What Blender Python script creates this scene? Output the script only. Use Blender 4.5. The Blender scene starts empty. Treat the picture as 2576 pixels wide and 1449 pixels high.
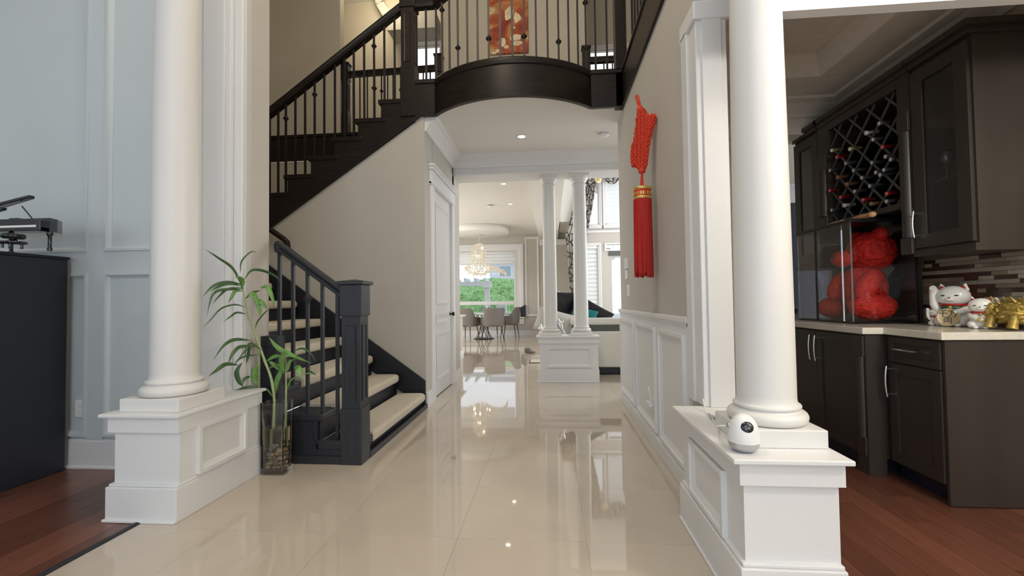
import bpy, bmesh, math, random
from mathutils import Vector, Matrix, noise
random.seed(7)
PI = math.pi
S = bpy.context.scene
COL = S.collection

# ------------------------------------------------------------------ camera
FPX = 1130.0                      # focal length in pixels of a 2576 x 1449 frame
CAMZ = 1.13
_F = Vector((-0.08510498, 0.99597585, 0.02809367))
_R = Vector((0.99625383, 0.08549527, -0.0129945))
_U = Vector((0.01534409, -0.02688253, 0.99952083))
CAM = Vector((0, 0, CAMZ))
cd = bpy.data.cameras.new('camera')
cam = bpy.data.objects.new('camera', cd)
COL.objects.link(cam)
cd.sensor_width = 36.0
cd.lens = FPX / 2576.0 * 36.0
cd.clip_start = 0.05
cd.clip_end = 200
mw = Matrix((( _R.x, _U.x, -_F.x, 0), (_R.y, _U.y, -_F.y, 0), (_R.z, _U.z, -_F.z, CAMZ), (0, 0, 0, 1)))
cam.matrix_world = mw
S.camera = cam

# ------------------------------------------------------------------ world, light, exposure
S.view_settings.view_transform = 'Standard'
S.view_settings.look = 'None'
S.view_settings.exposure = -0.20
S.view_settings.gamma = 1.0
S.view_settings.use_curve_mapping = False
W = bpy.data.worlds.new('world')
S.world = W
W.use_nodes = True
bg = W.node_tree.nodes['Background']
bg.inputs['Color'].default_value = (0.86, 0.93, 1.0, 1)
bg.inputs['Strength'].default_value = 1.65
S.cycles.max_bounces = 10
S.cycles.diffuse_bounces = 5
S.cycles.glossy_bounces = 5
S.cycles.transmission_bounces = 8
S.cycles.transparent_max_bounces = 12
S.cycles.sample_clamp_indirect = 6.0
S.cycles.use_denoising = True


def area(name, loc, tgt, sx, sy, power, color):
    d = bpy.data.lights.new(name, 'AREA')
    d.shape = 'RECTANGLE'
    d.size, d.size_y = sx, sy
    d.energy = power
    d.color = color
    o = bpy.data.objects.new(name, d)
    o.location = loc
    o.rotation_euler = (Vector(tgt) - Vector(loc)).to_track_quat('-Z', 'Y').to_euler()
    COL.objects.link(o)
    return o


def point(name, loc, power, color, r=0.1):
    d = bpy.data.lights.new(name, 'POINT')
    d.energy = power
    d.color = color
    d.shadow_soft_size = r
    o = bpy.data.objects.new(name, d)
    o.location = loc
    COL.objects.link(o)
    return o


# daylight through the windows beside the front door (behind the camera) and in the living room
area('foyer_window_light', (-0.6, -3.2, 2.6), (-0.6, 4, 1.6), 3.2, 4.6, 70, (0.71, 0.855, 1.0))
area('living_window_light', (-4.6, -1.2, 2.2), (-3.4, 3.0, 1.5), 2.6, 2.6, 32, (0.80, 0.90, 1.0))
area('bar_front_fill', (1.9, -1.4, 1.9), (2.0, 3.5, 1.2), 1.4, 1.6, 14, (1.0, 0.97, 0.93))  # added fill from behind the camera to brighten the bar
area('bar_top_fill', (1.75, 1.25, 3.0), (2.3, 3.0, 1.1), .6, .6, 16, (1.0, 0.93, 0.82))  # added fill above the frame, aimed at the bar cabinets; no fitting there
point('bar_point_fill', (2.25, 0.55, 2.25), 85, (1.0, 0.93, 0.82), 0.15)  # added unseen point light that lifts the dark bar ceiling
area('kitchen_side_fill', (-5.2, 10.5, 1.9), (-1, 10.5, 1.2), 3.5, 2.0, 200, (1.0, 0.98, 0.94))  # added fill brightening the dining end; no window built here
area('great_room_side_fill', (4.6, 9.5, 2.6), (0.5, 9.5, 1.6), 4.0, 3.2, 240, (0.95, 0.97, 1.0))  # added fill from the open side of the great room, out of view
point('foyer_lantern_light', (-0.9, 2.2, 5.3), 150, (1.0, 0.84, 0.62), 0.35)
point('upper_hall_lamp_light', (-2.6, 6.8, 6.15), 30, (1.0, 0.86, 0.60), 0.25)

# ------------------------------------------------------------------ pixel helpers (a picture point at a given depth or height)


def ray(px, py):
    return (px - 1288.0) / FPX * _R - (py - 724.5) / FPX * _U + _F


def aty(px, py, Y):
    d = ray(px, py)
    return CAM + d * (Y / d.y)


def atx(px, py, X):
    d = ray(px, py)
    return CAM + d * (X / d.x)


def atz(px, py, Z):
    d = ray(px, py)
    return CAM + d * ((Z - CAMZ) / d.z)


# ------------------------------------------------------------------ materials
def mat(name, col, rough=0.5, metal=0.0, var=0.0, scale=8.0, bump=0.0, bscale=40.0, spec=0.5, coat=0.0,
        trans=0.0, ior=1.5, emit=None, estr=0.0, stretch=None, rand=0.0, sheen=0.0, alpha=1.0):
    m = bpy.data.materials.new(name)
    m.use_nodes = True
    nt = m.node_tree
    N, L = nt.nodes, nt.links
    b = N['Principled BSDF']
    c4 = (col[0], col[1], col[2], 1)
    b.inputs['Base Color'].default_value = c4
    b.inputs['Roughness'].default_value = rough
    b.inputs['Metallic'].default_value = metal
    b.inputs['IOR'].default_value = ior
    b.inputs['Specular IOR Level'].default_value = spec
    b.inputs['Coat Weight'].default_value = coat
    b.inputs['Transmission Weight'].default_value = trans
    b.inputs['Sheen Weight'].default_value = sheen
    b.inputs['Alpha'].default_value = alpha
    if emit:
        b.inputs['Emission Color'].default_value = (emit[0], emit[1], emit[2], 1)
        b.inputs['Emission Strength'].default_value = estr
    tc = mp = None
    if var or bump:
        tc = N.new('ShaderNodeTexCoord')
        mp = N.new('ShaderNodeMapping')
        L.new(tc.outputs['Object'], mp.inputs['Vector'])
        if stretch:
            mp.inputs['Scale'].default_value = stretch
    src = None
    if var:
        n = N.new('ShaderNodeTexNoise')
        n.inputs['Scale'].default_value = scale
        n.inputs['Detail'].default_value = 5
        L.new(mp.outputs['Vector'], n.inputs['Vector'])
        r = N.new('ShaderNodeValToRGB')
        r.color_ramp.elements[0].position = 0.3
        r.color_ramp.elements[1].position = 0.7
        r.color_ramp.elements[0].color = tuple(max(0, x * (1 - var)) for x in col) + (1,)
        r.color_ramp.elements[1].color = tuple(min(1, x * (1 + var)) for x in col) + (1,)
        L.new(n.outputs['Fac'], r.inputs['Fac'])
        src = r.outputs['Color']
    if rand:
        oi = N.new('ShaderNodeObjectInfo')
        mr = N.new('ShaderNodeMapRange')
        mr.inputs['To Min'].default_value = 1 - rand
        mr.inputs['To Max'].default_value = 1 + rand
        L.new(oi.outputs['Random'], mr.inputs['Value'])
        mx = N.new('ShaderNodeVectorMath')
        mx.operation = 'SCALE'
        if src:
            L.new(src, mx.inputs[0])
        else:
            mx.inputs[0].default_value = col
        L.new(mr.outputs['Result'], mx.inputs['Scale'])
        src = mx.outputs['Vector']
    if src:
        L.new(src, b.inputs['Base Color'])
    if bump:
        n2 = N.new('ShaderNodeTexNoise')
        n2.inputs['Scale'].default_value = bscale
        n2.inputs['Detail'].default_value = 3
        L.new(mp.outputs['Vector'], n2.inputs['Vector'])
        bp = N.new('ShaderNodeBump')
        bp.inputs['Strength'].default_value = bump
        bp.inputs['Distance'].default_value = 0.01
        L.new(n2.outputs['Fac'], bp.inputs['Height'])
        L.new(bp.outputs['Normal'], b.inputs['Normal'])
    return m


M = {}
M['white'] = mat('white_trim_paint', (0.74, 0.74, 0.745), 0.42, var=0.015, scale=3)
M['white_warm'] = mat('warm_white_paint', (0.73, 0.72, 0.70), 0.4, var=0.015, scale=3)
M['beige'] = mat('greige_wall_paint', (0.53, 0.485, 0.405), 0.75, var=0.02, scale=2, bump=0.05, bscale=160)
M['greywall'] = mat('warm_grey_wall_paint', (0.52, 0.49, 0.445), 0.75, var=0.02, scale=2, bump=0.05, bscale=160)
M['bluewall'] = mat('pale_blue_grey_wall_paint', (0.55, 0.60, 0.62), 0.7, var=0.02, scale=2, bump=0.05, bscale=160)
M['ceil'] = mat('ceiling_paint', (0.76, 0.74, 0.70), 0.85, var=0.01, scale=2)
M['barceil'] = mat('bar_ceiling_paint', (0.76, 0.72, 0.65), 0.9, var=0.05, scale=14, bump=0.4, bscale=60)
M['tile'] = mat('polished_beige_tile', (0.56, 0.485, 0.40), 0.035, var=0.05, scale=1.6, rand=0.02, coat=0.4)
M['grout'] = mat('beige_grout', (0.54, 0.465, 0.38), 0.12)
M['espresso'] = mat('espresso_stained_wood', (0.016, 0.011, 0.009), 0.34, spec=0.32, var=0.35, scale=5, stretch=(1, 1, 9), bump=0.06, bscale=30)
M['blackwood'] = mat('black_stained_wood', (0.018, 0.020, 0.026), 0.42, spec=0.4, var=0.2, scale=5, stretch=(9, 9, 1))
M['iron'] = mat('dark_bronze_iron', (0.016, 0.013, 0.014), 0.45, metal=0.3)
M['carpet'] = mat('cream_stair_carpet', (0.66, 0.59, 0.46), 0.95, var=0.10, scale=60, bump=0.8, bscale=220, sheen=0.3)
M['plank'] = mat('red_brown_hardwood', (0.150, 0.058, 0.036), 0.26, var=0.22, scale=5, stretch=(12, 1, 1), rand=0.30, bump=0.04, bscale=20)
M['cabinet'] = mat('dark_brown_cabinet', (0.042, 0.033, 0.027), 0.38, var=0.15, scale=4, stretch=(1, 1, 0.15))
M['cabinside'] = mat('cabinet_interior', (0.10, 0.095, 0.09), 0.5)
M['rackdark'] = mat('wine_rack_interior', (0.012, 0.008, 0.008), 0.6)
M['slat'] = mat('grey_brown_lattice', (0.10, 0.095, 0.09), 0.4)
M['quartz'] = mat('cream_quartz', (0.74, 0.70, 0.60), 0.15, var=0.06, scale=50)
M['chrome'] = mat('brushed_chrome', (0.75, 0.75, 0.76), 0.22, metal=1.0)
M['silver'] = mat('polished_silver', (0.82, 0.83, 0.85), 0.12, metal=1.0)
M['bronze'] = mat('dark_bronze', (0.03, 0.025, 0.022), 0.35, metal=0.7)
M['glass'] = mat('clear_glass', (1, 1, 1), 0.0, trans=1.0, ior=1.45)
M['black'] = mat('satin_black', (0.008, 0.008, 0.010), 0.25)
M['blackgloss'] = mat('gloss_black', (0.006, 0.006, 0.008), 0.08, coat=0.6)
M['blackcab'] = mat('black_cabinet_lacquer', (0.016, 0.018, 0.024), 0.38)
M['ivory'] = mat('ivory', (0.85, 0.85, 0.82), 0.3)
M['red'] = mat('red_silk_cord', (0.66, 0.042, 0.010), 0.5, var=0.3, scale=120)
M['tassel'] = mat('red_tassel_thread', (0.46, 0.010, 0.008), 0.6, var=0.3, scale=120, stretch=(8, 8, 0.3))
M['gold'] = mat('gold_braid', (0.72, 0.50, 0.16), 0.35, metal=0.6)
M['rose'] = mat('red_foam_roses', (0.72, 0.022, 0.012), 0.7, var=0.3, scale=45)
M['cat'] = mat('white_glazed_ceramic', (0.84, 0.83, 0.79), 0.15, coat=0.4)
M['catred'] = mat('red_glaze', (0.42, 0.015, 0.012), 0.25)
M['goldglaze'] = mat('gold_glaze', (0.46, 0.33, 0.085), 0.42, metal=0.5, var=0.35, scale=30)
M['coin'] = mat('old_gold_glaze', (0.52, 0.42, 0.24), 0.3, metal=0.2)
M['ink'] = mat('black_glaze', (0.012, 0.012, 0.012), 0.35)
M['green'] = mat('green_glaze', (0.03, 0.08, 0.05), 0.3)
M['peach'] = mat('peach_stone', (0.72, 0.40, 0.20), 0.45, var=0.12, scale=14)
M['leafd'] = mat('deep_green_leaf', (0.055, 0.120, 0.040), 0.4, var=0.25, scale=20)
M['leafl'] = mat('bright_green_leaf', (0.14, 0.30, 0.075), 0.4, var=0.25, scale=20)
M['stem'] = mat('bamboo_stem', (0.38, 0.46, 0.22), 0.45, var=0.2, scale=30, stretch=(1, 1, 4))
M['water'] = mat('amber_water', (0.86, 0.70, 0.50), 0.02, trans=1.0, ior=1.33)
M['stone'] = mat('river_stone', (0.62, 0.54, 0.42), 0.6, rand=0.35, var=0.15, scale=30)
M['stone2'] = mat('grey_stone', (0.45, 0.48, 0.50), 0.6, rand=0.25, var=0.15, scale=30)
M['taupe'] = mat('taupe_chair_fabric', (0.17, 0.155, 0.138), 0.8, var=0.06, scale=60, bump=0.2, bscale=220)
M['marble'] = mat('white_marble', (0.78, 0.78, 0.77), 0.08, var=0.08, scale=4)
M['sofa'] = mat('cream_leather', (0.72, 0.71, 0.65), 0.4, var=0.03, scale=6)
M['band'] = mat('charcoal_fabric', (0.10, 0.105, 0.10), 0.7)
M['teal'] = mat('teal_fabric', (0.01, 0.22, 0.22), 0.7)
M['curtain'] = None
M['blind'] = mat('white_blind_fabric', (0.80, 0.82, 0.82), 0.7)
M['sheer'] = mat('sheer_blind', (0.75, 0.82, 0.86), 0.6, alpha=0.55)
M['hedge'] = mat('hedge_leaves', (0.20, 0.40, 0.15), 0.8, var=0.5, scale=9, bump=0.8, bscale=30)
M['lawn'] = mat('outdoor_paving', (0.50, 0.52, 0.54), 0.8, var=0.1, scale=2)
M['house'] = mat('pale_blue_siding', (0.62, 0.68, 0.74), 0.7)
M['houseglass'] = mat('house_window_glass', (0.32, 0.42, 0.50), 0.2)
M['roofm'] = mat('grey_shingle', (0.26, 0.28, 0.30), 0.8, var=0.2, scale=20)
M['lampglow'] = mat('lamp_glow', (1, 1, 1), 0.5, emit=(1.0, 0.96, 0.88), estr=9)
M['bulb'] = mat('warm_bulb_glow', (1, 0.9, 0.7), 0.5, emit=(1.0, 0.78, 0.45), estr=16)
M['crystal'] = mat('crystal', (1, 0.96, 0.88), 0.03, trans=0.75, ior=1.6, emit=(1.0, 0.78, 0.48), estr=0.07)  # faint warm glow put into the crystals themselves
M['plastic'] = mat('white_plastic', (0.82, 0.82, 0.82), 0.35)
M['lens'] = mat('black_glass_lens', (0.006, 0.008, 0.016), 0.06, coat=1.0)
M['satin'] = mat('satin_grey_metal', (0.52, 0.53, 0.56), 0.35, metal=0.8)
M['darkfoil'] = mat('dark_bottle_glass', (0.010, 0.012, 0.010), 0.12)
M['foilred'] = mat('red_foil', (0.32, 0.015, 0.02), 0.35)
M['foilwhite'] = mat('white_foil', (0.62, 0.62, 0.60), 0.4)
M['foilgold'] = mat('pale_gold_foil', (0.52, 0.48, 0.20), 0.4, metal=0.3)
M['foilbrown'] = mat('brown_foil', (0.30, 0.15, 0.08), 0.4)
M['foilblack'] = mat('dark_foil', (0.10, 0.10, 0.105), 0.35)
M['captop'] = mat('pale_cork_end', (0.62, 0.61, 0.58), 0.4)
M['captopred'] = mat('pale_red_cap_end', (0.62, 0.22, 0.20), 0.4)
M['mosA'] = mat('grey_stone_mosaic', (0.30, 0.27, 0.22), 0.25, rand=0.15)
M['mosB'] = mat('dark_brown_glass_mosaic', (0.055, 0.030, 0.020), 0.12, rand=0.3)
M['mosC'] = mat('tan_mosaic', (0.22, 0.17, 0.125), 0.25, rand=0.2)
M['mosgrout'] = mat('mosaic_grout', (0.13, 0.11, 0.09), 0.8)
M['navy'] = mat('dark_navy_panel', (0.012, 0.014, 0.03), 0.4)
M['fridge'] = mat('dark_steel', (0.05, 0.05, 0.055), 0.3, metal=0.6)


def curtain_mat():
    m = mat('grey_damask_curtain', (0.3, 0.3, 0.3), 0.75)
    N, L = m.node_tree.nodes, m.node_tree.links
    tc = N.new('ShaderNodeTexCoord')
    v = N.new('ShaderNodeTexVoronoi')
    v.feature = 'DISTANCE_TO_EDGE'
    v.inputs['Scale'].default_value = 5.5
    r = N.new('ShaderNodeValToRGB')
    r.color_ramp.elements[0].position = 0.03
    r.color_ramp.elements[0].color = (0.025, 0.022, 0.022, 1)
    r.color_ramp.elements[1].position = 0.10
    r.color_ramp.elements[1].color = (0.42, 0.40, 0.37, 1)
    L.new(tc.outputs['Object'], v.inputs['Vector'])
    L.new(v.outputs['Distance'], r.inputs['Fac'])
    L.new(r.outputs['Color'], N['Principled BSDF'].inputs['Base Color'])
    return m


M['curtain'] = curtain_mat()


def painting_mat():
    m = mat('abstract_painting_print', (0.4, 0.1, 0.05), 0.6)
    N, L = m.node_tree.nodes, m.node_tree.links
    tc = N.new('ShaderNodeTexCoord')
    n = N.new('ShaderNodeTexNoise')
    n.inputs['Scale'].default_value = 3.2
    n.inputs['Detail'].default_value = 4
    n.inputs['Distortion'].default_value = 1.1
    r = N.new('ShaderNodeValToRGB')
    e = r.color_ramp.elements
    e[0].position = 0.33
    e[0].color = (0.23, 0.020, 0.008, 1)
    e[1].position = 0.66
    e[1].color = (0.72, 0.62, 0.42, 1)
    a = e.new(0.47)
    a.color = (0.42, 0.075, 0.022, 1)
    a = e.new(0.56)
    a.color = (0.52, 0.24, 0.07, 1)
    L.new(tc.outputs['Object'], n.inputs['Vector'])
    L.new(n.outputs['Fac'], r.inputs['Fac'])
    L.new(r.outputs['Color'], N['Principled BSDF'].inputs['Base Color'])
    return m


M['painting'] = painting_mat()
M['blob'] = mat('cream_paint_blob', (0.74, 0.64, 0.44), 0.6, var=0.2, scale=12)


# ------------------------------------------------------------------ mesh builder
class MB:
    def __init__(self):
        self.v, self.f, self.s = [], [], []

    def add(self, vs, fs, smooth=False):
        b = len(self.v)
        self.v += [Vector(p) for p in vs]
        for q in fs:
            self.f.append([b + i for i in q])
            self.s.append(smooth)
        return self

    def box(self, x0, y0, z0, x1, y1, z1, c=0.0):
        if x0 > x1: x0, x1 = x1, x0
        if y0 > y1: y0, y1 = y1, y0
        if z0 > z1: z0, z1 = z1, z0
        if c <= 0:
            vs = [(x, y, z) for x in (x0, x1) for y in (y0, y1) for z in (z0, z1)]
            return self.add(vs, [(0, 1, 3, 2), (4, 6, 7, 5), (0, 4, 5, 1), (2, 3, 7, 6), (0, 2, 6, 4), (1, 5, 7, 3)])
        bm = bmesh.new()
        bmesh.ops.create_cube(bm, size=1)
        for w in bm.verts:
            w.co = Vector(((x0 + x1) / 2 + w.co.x * (x1 - x0), (y0 + y1) / 2 + w.co.y * (y1 - y0), (z0 + z1) / 2 + w.co.z * (z1 - z0)))
        c = min(c, (x1 - x0) * .45, (y1 - y0) * .45, (z1 - z0) * .45)
        bmesh.ops.bevel(bm, geom=bm.edges[:], offset=c, segments=2, profile=0.5, affect='EDGES')
        return self.bm(bm)

    def bm(self, bm, smooth=False, mtx=None):
        bm.verts.index_update()
        vs = [(mtx @ w.co) if mtx else w.co.copy() for w in bm.verts]
        self.add(vs, [[w.index for w in f.verts] for f in bm.faces], smooth)
        bm.free()
        return self

    def prism(self, poly, axis, a, b):
        n = len(poly)
        def P(u, w, t):
            return (t, u, w) if axis == 'x' else ((u, t, w) if axis == 'y' else (u, w, t))
        vs = [P(u, w, a) for u, w in poly] + [P(u, w, b) for u, w in poly]
        fs = [list(range(n))[::-1], list(range(n, 2 * n))] + [[i, (i + 1) % n, n + (i + 1) % n, n + i] for i in range(n)]
        return self.add(vs, fs)

    def tube(self, pts, r, n=8, smooth=True, closed=False, sx=1.0):
        pts = [Vector(p) for p in pts]
        k = len(pts)
        rs = r if isinstance(r, (list, tuple)) else [r] * k
        vs = []
        up = Vector((0, 0, 1))
        prev = None
        for i, p in enumerate(pts):
            if closed:
                t = (pts[(i + 1) % k] - pts[i - 1]).normalized()
            else:
                t = (pts[min(i + 1, k - 1)] - pts[max(i - 1, 0)]).normalized()
            if prev is None:
                u = up if abs(t.z) < 0.9 else Vector((1, 0, 0))
                a = t.cross(u).normalized()
            else:
                a = (prev - t * prev.dot(t)).normalized()
            prev = a
            b = t.cross(a)
            for j in range(n):
                q = 2 * PI * j / n
                vs.append(p + (a * math.cos(q) * sx + b * math.sin(q)) * rs[i])
        fs = []
        m = k if closed else k - 1
        for i in range(m):
            i2 = (i + 1) % k
            for j in range(n):
                fs.append((i * n + j, i * n + (j + 1) % n, i2 * n + (j + 1) % n, i2 * n + j))
        self.add(vs, fs, smooth)
        if not closed:
            self.add(vs[:n], [list(range(n))[::-1]])
            self.add(vs[-n:], [list(range(n))])
        return self

    def lathe(self, prof, c=(0, 0, 0), n=24, smooth=True, axis=None):
        c = Vector(c)
        R = Matrix.Identity(3)
        if axis is not None:
            R = Vector(axis).normalized().to_track_quat('Z', 'Y').to_matrix()
        vs, fs = [], []
        for r, z in prof:
            for j in range(n):
                q = 2 * PI * j / n
                vs.append(c + R @ Vector((r * math.cos(q), r * math.sin(q), z)))
        k = len(prof)
        for i in range(k - 1):
            for j in range(n):
                fs.append((i * n + j, i * n + (j + 1) % n, (i + 1) * n + (j + 1) % n, (i + 1) * n + j))
        self.add(vs, fs, smooth)
        if prof[0][0] > 1e-5: self.add(vs[:n], [list(range(n))[::-1]])
        if prof[-1][0] > 1e-5: self.add(vs[-n:], [list(range(n))])
        return self

    def ico(self, c, r, sub=2, fn=None, smooth=True, mtx=None):
        bm = bmesh.new()
        bmesh.ops.create_icosphere(bm, subdivisions=sub, radius=1)
        rr = Vector(r) if isinstance(r, (tuple, list)) else Vector((r, r, r))
        for w in bm.verts:
            d = w.co.copy()
            k = fn(d) if fn else 1.0
            q = Vector((d.x * rr.x, d.y * rr.y, d.z * rr.z)) * k
            if mtx: q = mtx @ q
            w.co = Vector(c) + q
        return self.bm(bm, smooth)

    def rectframe(self, plane, t, u0, w0, u1, w1, width, d_out, d_in, sgn):
        """a mitred moulding round a rectangle; plane 'x' or 'y' at coordinate t, standing out by sgn*depth; u is the horizontal axis, w is z"""
        def P(u, w, d):
            q = t + sgn * d
            return (q, u, w) if plane == 'x' else (u, q, w)
        def ring(o, d):
            return [P(u0 + o, w0 + o, d), P(u1 - o, w0 + o, d), P(u1 - o, w1 - o, d), P(u0 + o, w1 - o, d)]
        rings = [ring(0, 0), ring(0, d_out), ring(width * .45, d_out), ring(width * .55, d_out * .6), ring(width, d_in), ring(width, 0)]
        vs = [p for r in rings for p in r]
        fs = []
        for i in range(len(rings) - 1):
            for j in range(4):
                fs.append((i * 4 + j, i * 4 + (j + 1) % 4, (i + 1) * 4 + (j + 1) % 4, (i + 1) * 4 + j))
        return self.add(vs, fs)

    def strip(self, path, prof, closed_prof=True):
        """sweep a profile [(side, z)] along a horizontal path of (x, y); side is measured to the right of travel"""
        path = [Vector((p[0], p[1], p[2] if len(p) > 2 else 0)) for p in path]
        k, n = len(path), len(prof)
        vs = []
        for i, p in enumerate(path):
            def nrm(a, b):
                t = (b - a); t.z = 0
                t.normalize()
                return Vector((t.y, -t.x, 0))
            if i == 0: nn = nrm(path[0], path[1])
            elif i == k - 1: nn = nrm(path[-2], path[-1])
            else:
                n1, n2 = nrm(path[i - 1], p), nrm(p, path[i + 1])
                nn = (n1 + n2).normalized()
                nn = nn / max(0.4, nn.dot(n1))
            for s, z in prof:
                vs.append(p + nn * s + Vector((0, 0, z)))
        fs = []
        for i in range(k - 1):
            for j in range(n):
                fs.append((i * n + j, (i + 1) * n + j, (i + 1) * n + (j + 1) % n, i * n + (j + 1) % n))
        fs.append(list(range(n)))
        fs.append([(k - 1) * n + j for j in range(n)][::-1])
        return self.add(vs, fs)

    def build(self, name, material, parent=None, loc=None, recalc=True, bevel=0, auto=None):
        me = bpy.data.meshes.new(name)
        if parent is not None:
            base = wl(parent)
            org = base
        else:
            if loc is None:
                xs = [p.x for p in self.v]; ys = [p.y for p in self.v]; zs = [p.z for p in self.v]
                loc = Vector(((min(xs) + max(xs)) / 2, (min(ys) + max(ys)) / 2, min(zs)))
            org = Vector(loc)
        me.from_pydata([p - org for p in self.v], [], self.f)
        me.polygons.foreach_set('use_smooth', self.s)
        if recalc:
            bm = bmesh.new()
            bm.from_mesh(me)
            bmesh.ops.recalc_face_normals(bm, faces=bm.faces[:])
            bm.to_mesh(me)
            bm.free()
        if auto:
            me.polygons.foreach_set('use_smooth', [True] * len(me.polygons))
            me.set_sharp_from_angle(angle=math.radians(auto))
        me.materials.append(M[material] if isinstance(material, str) else material)
        o = bpy.data.objects.new(name, me)
        COL.objects.link(o)
        if parent is not None:
            o.parent = parent
        else:
            o.location = org
        if bevel:
            bv = o.modifiers.new('bevel', 'BEVEL')
            bv.width = bevel
            bv.segments = 2
            bv.limit_method = 'ANGLE'
        return o


def wl(o):
    p = Vector(o.location)
    while o.parent:
        o = o.parent
        p = p + Vector(o.location)
    return p


def tag(o, label=None, cat=None, group=None, kind=None):
    if label: o['label'] = label
    if cat: o['category'] = cat
    if group: o['group'] = group
    if kind: o['kind'] = kind
    return o


def thing(name, loc, label, cat, group=None):
    o = bpy.data.objects.new(name, None)
    o.empty_display_size = 0.1
    o.location = loc
    COL.objects.link(o)
    return tag(o, label, cat, group)


def struct(name, mb, material, **k):
    return tag(mb.build(name, material, **k), kind='structure')


def copy_tree(o, parent=None):
    c = o.copy()
    COL.objects.link(c)
    c.parent = parent
    for ch in list(o.children):
        copy_tree(ch, c)
    return c


def B(*a):
    return MB().box(*a)


UNIT = {}


def unit_box(matname):
    if matname not in UNIT:
        me = bpy.data.meshes.new('piece_' + matname)
        vs = [(x, y, z) for x in (-.5, .5) for y in (-.5, .5) for z in (-.5, .5)]
        me.from_pydata(vs, [], [(0, 1, 3, 2), (4, 6, 7, 5), (0, 4, 5, 1), (2, 3, 7, 6), (0, 2, 6, 4), (1, 5, 7, 3)])
        me.materials.append(M[matname])
        UNIT[matname] = me
    return UNIT[matname]


def piece(name, matname, parent, x0, y0, z0, x1, y1, z1):
    o = bpy.data.objects.new(name, unit_box(matname))
    COL.objects.link(o)
    o.parent = parent
    o.location = Vector(((x0 + x1) / 2, (y0 + y1) / 2, (z0 + z1) / 2)) - wl(parent)
    o.scale = (x1 - x0, y1 - y0, z1 - z0)
    return o


# ================================================================== SETTING
XL, XR, ZC, Z2 = -1.345, 0.80, 3.16, 3.54


def wall_holes(name, plane, t0, t1, u0, u1, z0, z1, holes, material):
    us = sorted(set([u0, u1] + [h[0] for h in holes] + [h[1] for h in holes]))
    zs = sorted(set([z0, z1] + [h[2] for h in holes] + [h[3] for h in holes]))
    mb = MB()
    for i in range(len(us) - 1):
        run = None
        for j in range(len(zs) - 1):
            um, zm = (us[i] + us[i + 1]) / 2, (zs[j] + zs[j + 1]) / 2
            if any(h[0] < um < h[1] and h[2] < zm < h[3] for h in holes):
                continue
            if plane == 'y': mb.box(us[i], t0, zs[j], us[i + 1], t1, zs[j + 1])
            else: mb.box(t0, us[i], zs[j], t1, us[i + 1], zs[j + 1])
    return struct(name, mb, material)


# ---- floors
fl = struct('floor', MB().box(-2.15, -2.6, -.06, 1.0, 5.2, -.003).box(-6, 5.2, -.06, 5, 15.2, -.003), 'grout')
T = 0.61
for ix in range(-7, 8):
    for iy in range(-9, 17):
        x0, x1 = .15 + ix * T, .15 + (ix + 1) * T
        y0, y1 = 5.2 + iy * T, 5.2 + (iy + 1) * T
        if y1 <= 5.2 + 1e-6:
            if y1 < .4: continue
            x0, x1 = max(x0, -2.135), min(x1, 1.0)
        else:
            if x0 > 2.6 or x1 < -3.6: continue
        if x1 - x0 < .03: continue
        g = .0006
        piece('tile', 'tile', fl, x0 + g, y0 + g, -.014, x1 - g, y1 - g, 0)
for (fx0, fx1, fy0, fy1, vx0, vx1, vy0, vy1) in ((-6.1, -2.15, -2.6, 2.92, -4.0, -2.15, 1.1, 2.92), (1.0, 2.72, -2.6, 5.1, 1.0, 2.72, .9, 5.1)):
    w = struct('floor', B(fx0, fy0, -.06, fx1, fy1, -.004), 'plank')
    x = vx0
    r = random.Random(int(fx1 * 100))
    pw = .125
    while x < vx1 - .01:
        y = vy0 - r.random() * .9
        while y < vy1:
            ln = r.choice((.7, .9, 1.1, 1.3))
            a, b = max(y, vy0), min(y + ln, vy1)
            if b - a > .03:
                piece('plank', 'plank', w, x + .0008, a + .0008, -.014, min(x + pw, vx1) - .0008, b - .0008, -.0003 - .0006 * r.random())
            y += ln
        x += pw
struct('trim_1', MB().prism([(-2.168, 0), (-2.132, 0), (-2.138, .007), (-2.150, .010), (-2.162, .007)], 'y', -1.0, 2.21), 'blackwood')

# ---- living room partition and its trims
wlft = struct('wall_left', B(-6.1, 2.92, 0, -2.02, 3.06, 6.4), 'bluewall')
B(-2.06, 2.87, 0, -2.015, 3.065, 6.4).build('end_panel', 'greywall', wlft)
MB().box(-2.335, 2.80, .56, -2.115, 2.92, 6.4, .006).box(-2.30, 2.785, .56, -2.15, 2.80, 6.4, .004).build('pilaster', 'white', wlft)
MB().box(-2.115, 2.83, .56, -2.05, 2.93, 6.4, .008).build('pilaster', 'white', wlft)
for x0, x1 in ((-3.255, -3.125), (-4.6, -4.47), (-2.36, -2.33)):
    B(x0, 2.898, .2, x1, 2.92, 6.4).build('stile', 'bluewall', wlft)
for z0, z1 in ((1.36, 1.515), ):
    B(-6.1, 2.900, z0, -2.335, 2.92, z1).build('rail', 'bluewall', wlft)
for x0, x1 in ((-4.47, -3.255), (-3.125, -2.36)):
    MB().rectframe('y', 2.92, x0, .22, x1, 1.36, .035, .03, .004, -1).build('panel_moulding', 'bluewall', wlft)
    MB().rectframe('y', 2.92, x0, 1.515, x1, 5.8, .035, .03, .004, -1).build('panel_moulding', 'bluewall', wlft)
struct('baseboard_left', MB().prism([(2.92, 0), (2.885, 0), (2.885, .012), (2.897, .018), (2.897, .185), (2.908, .20), (2.92, .20)], 'x', -6.1, -2.02), 'white')

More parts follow.
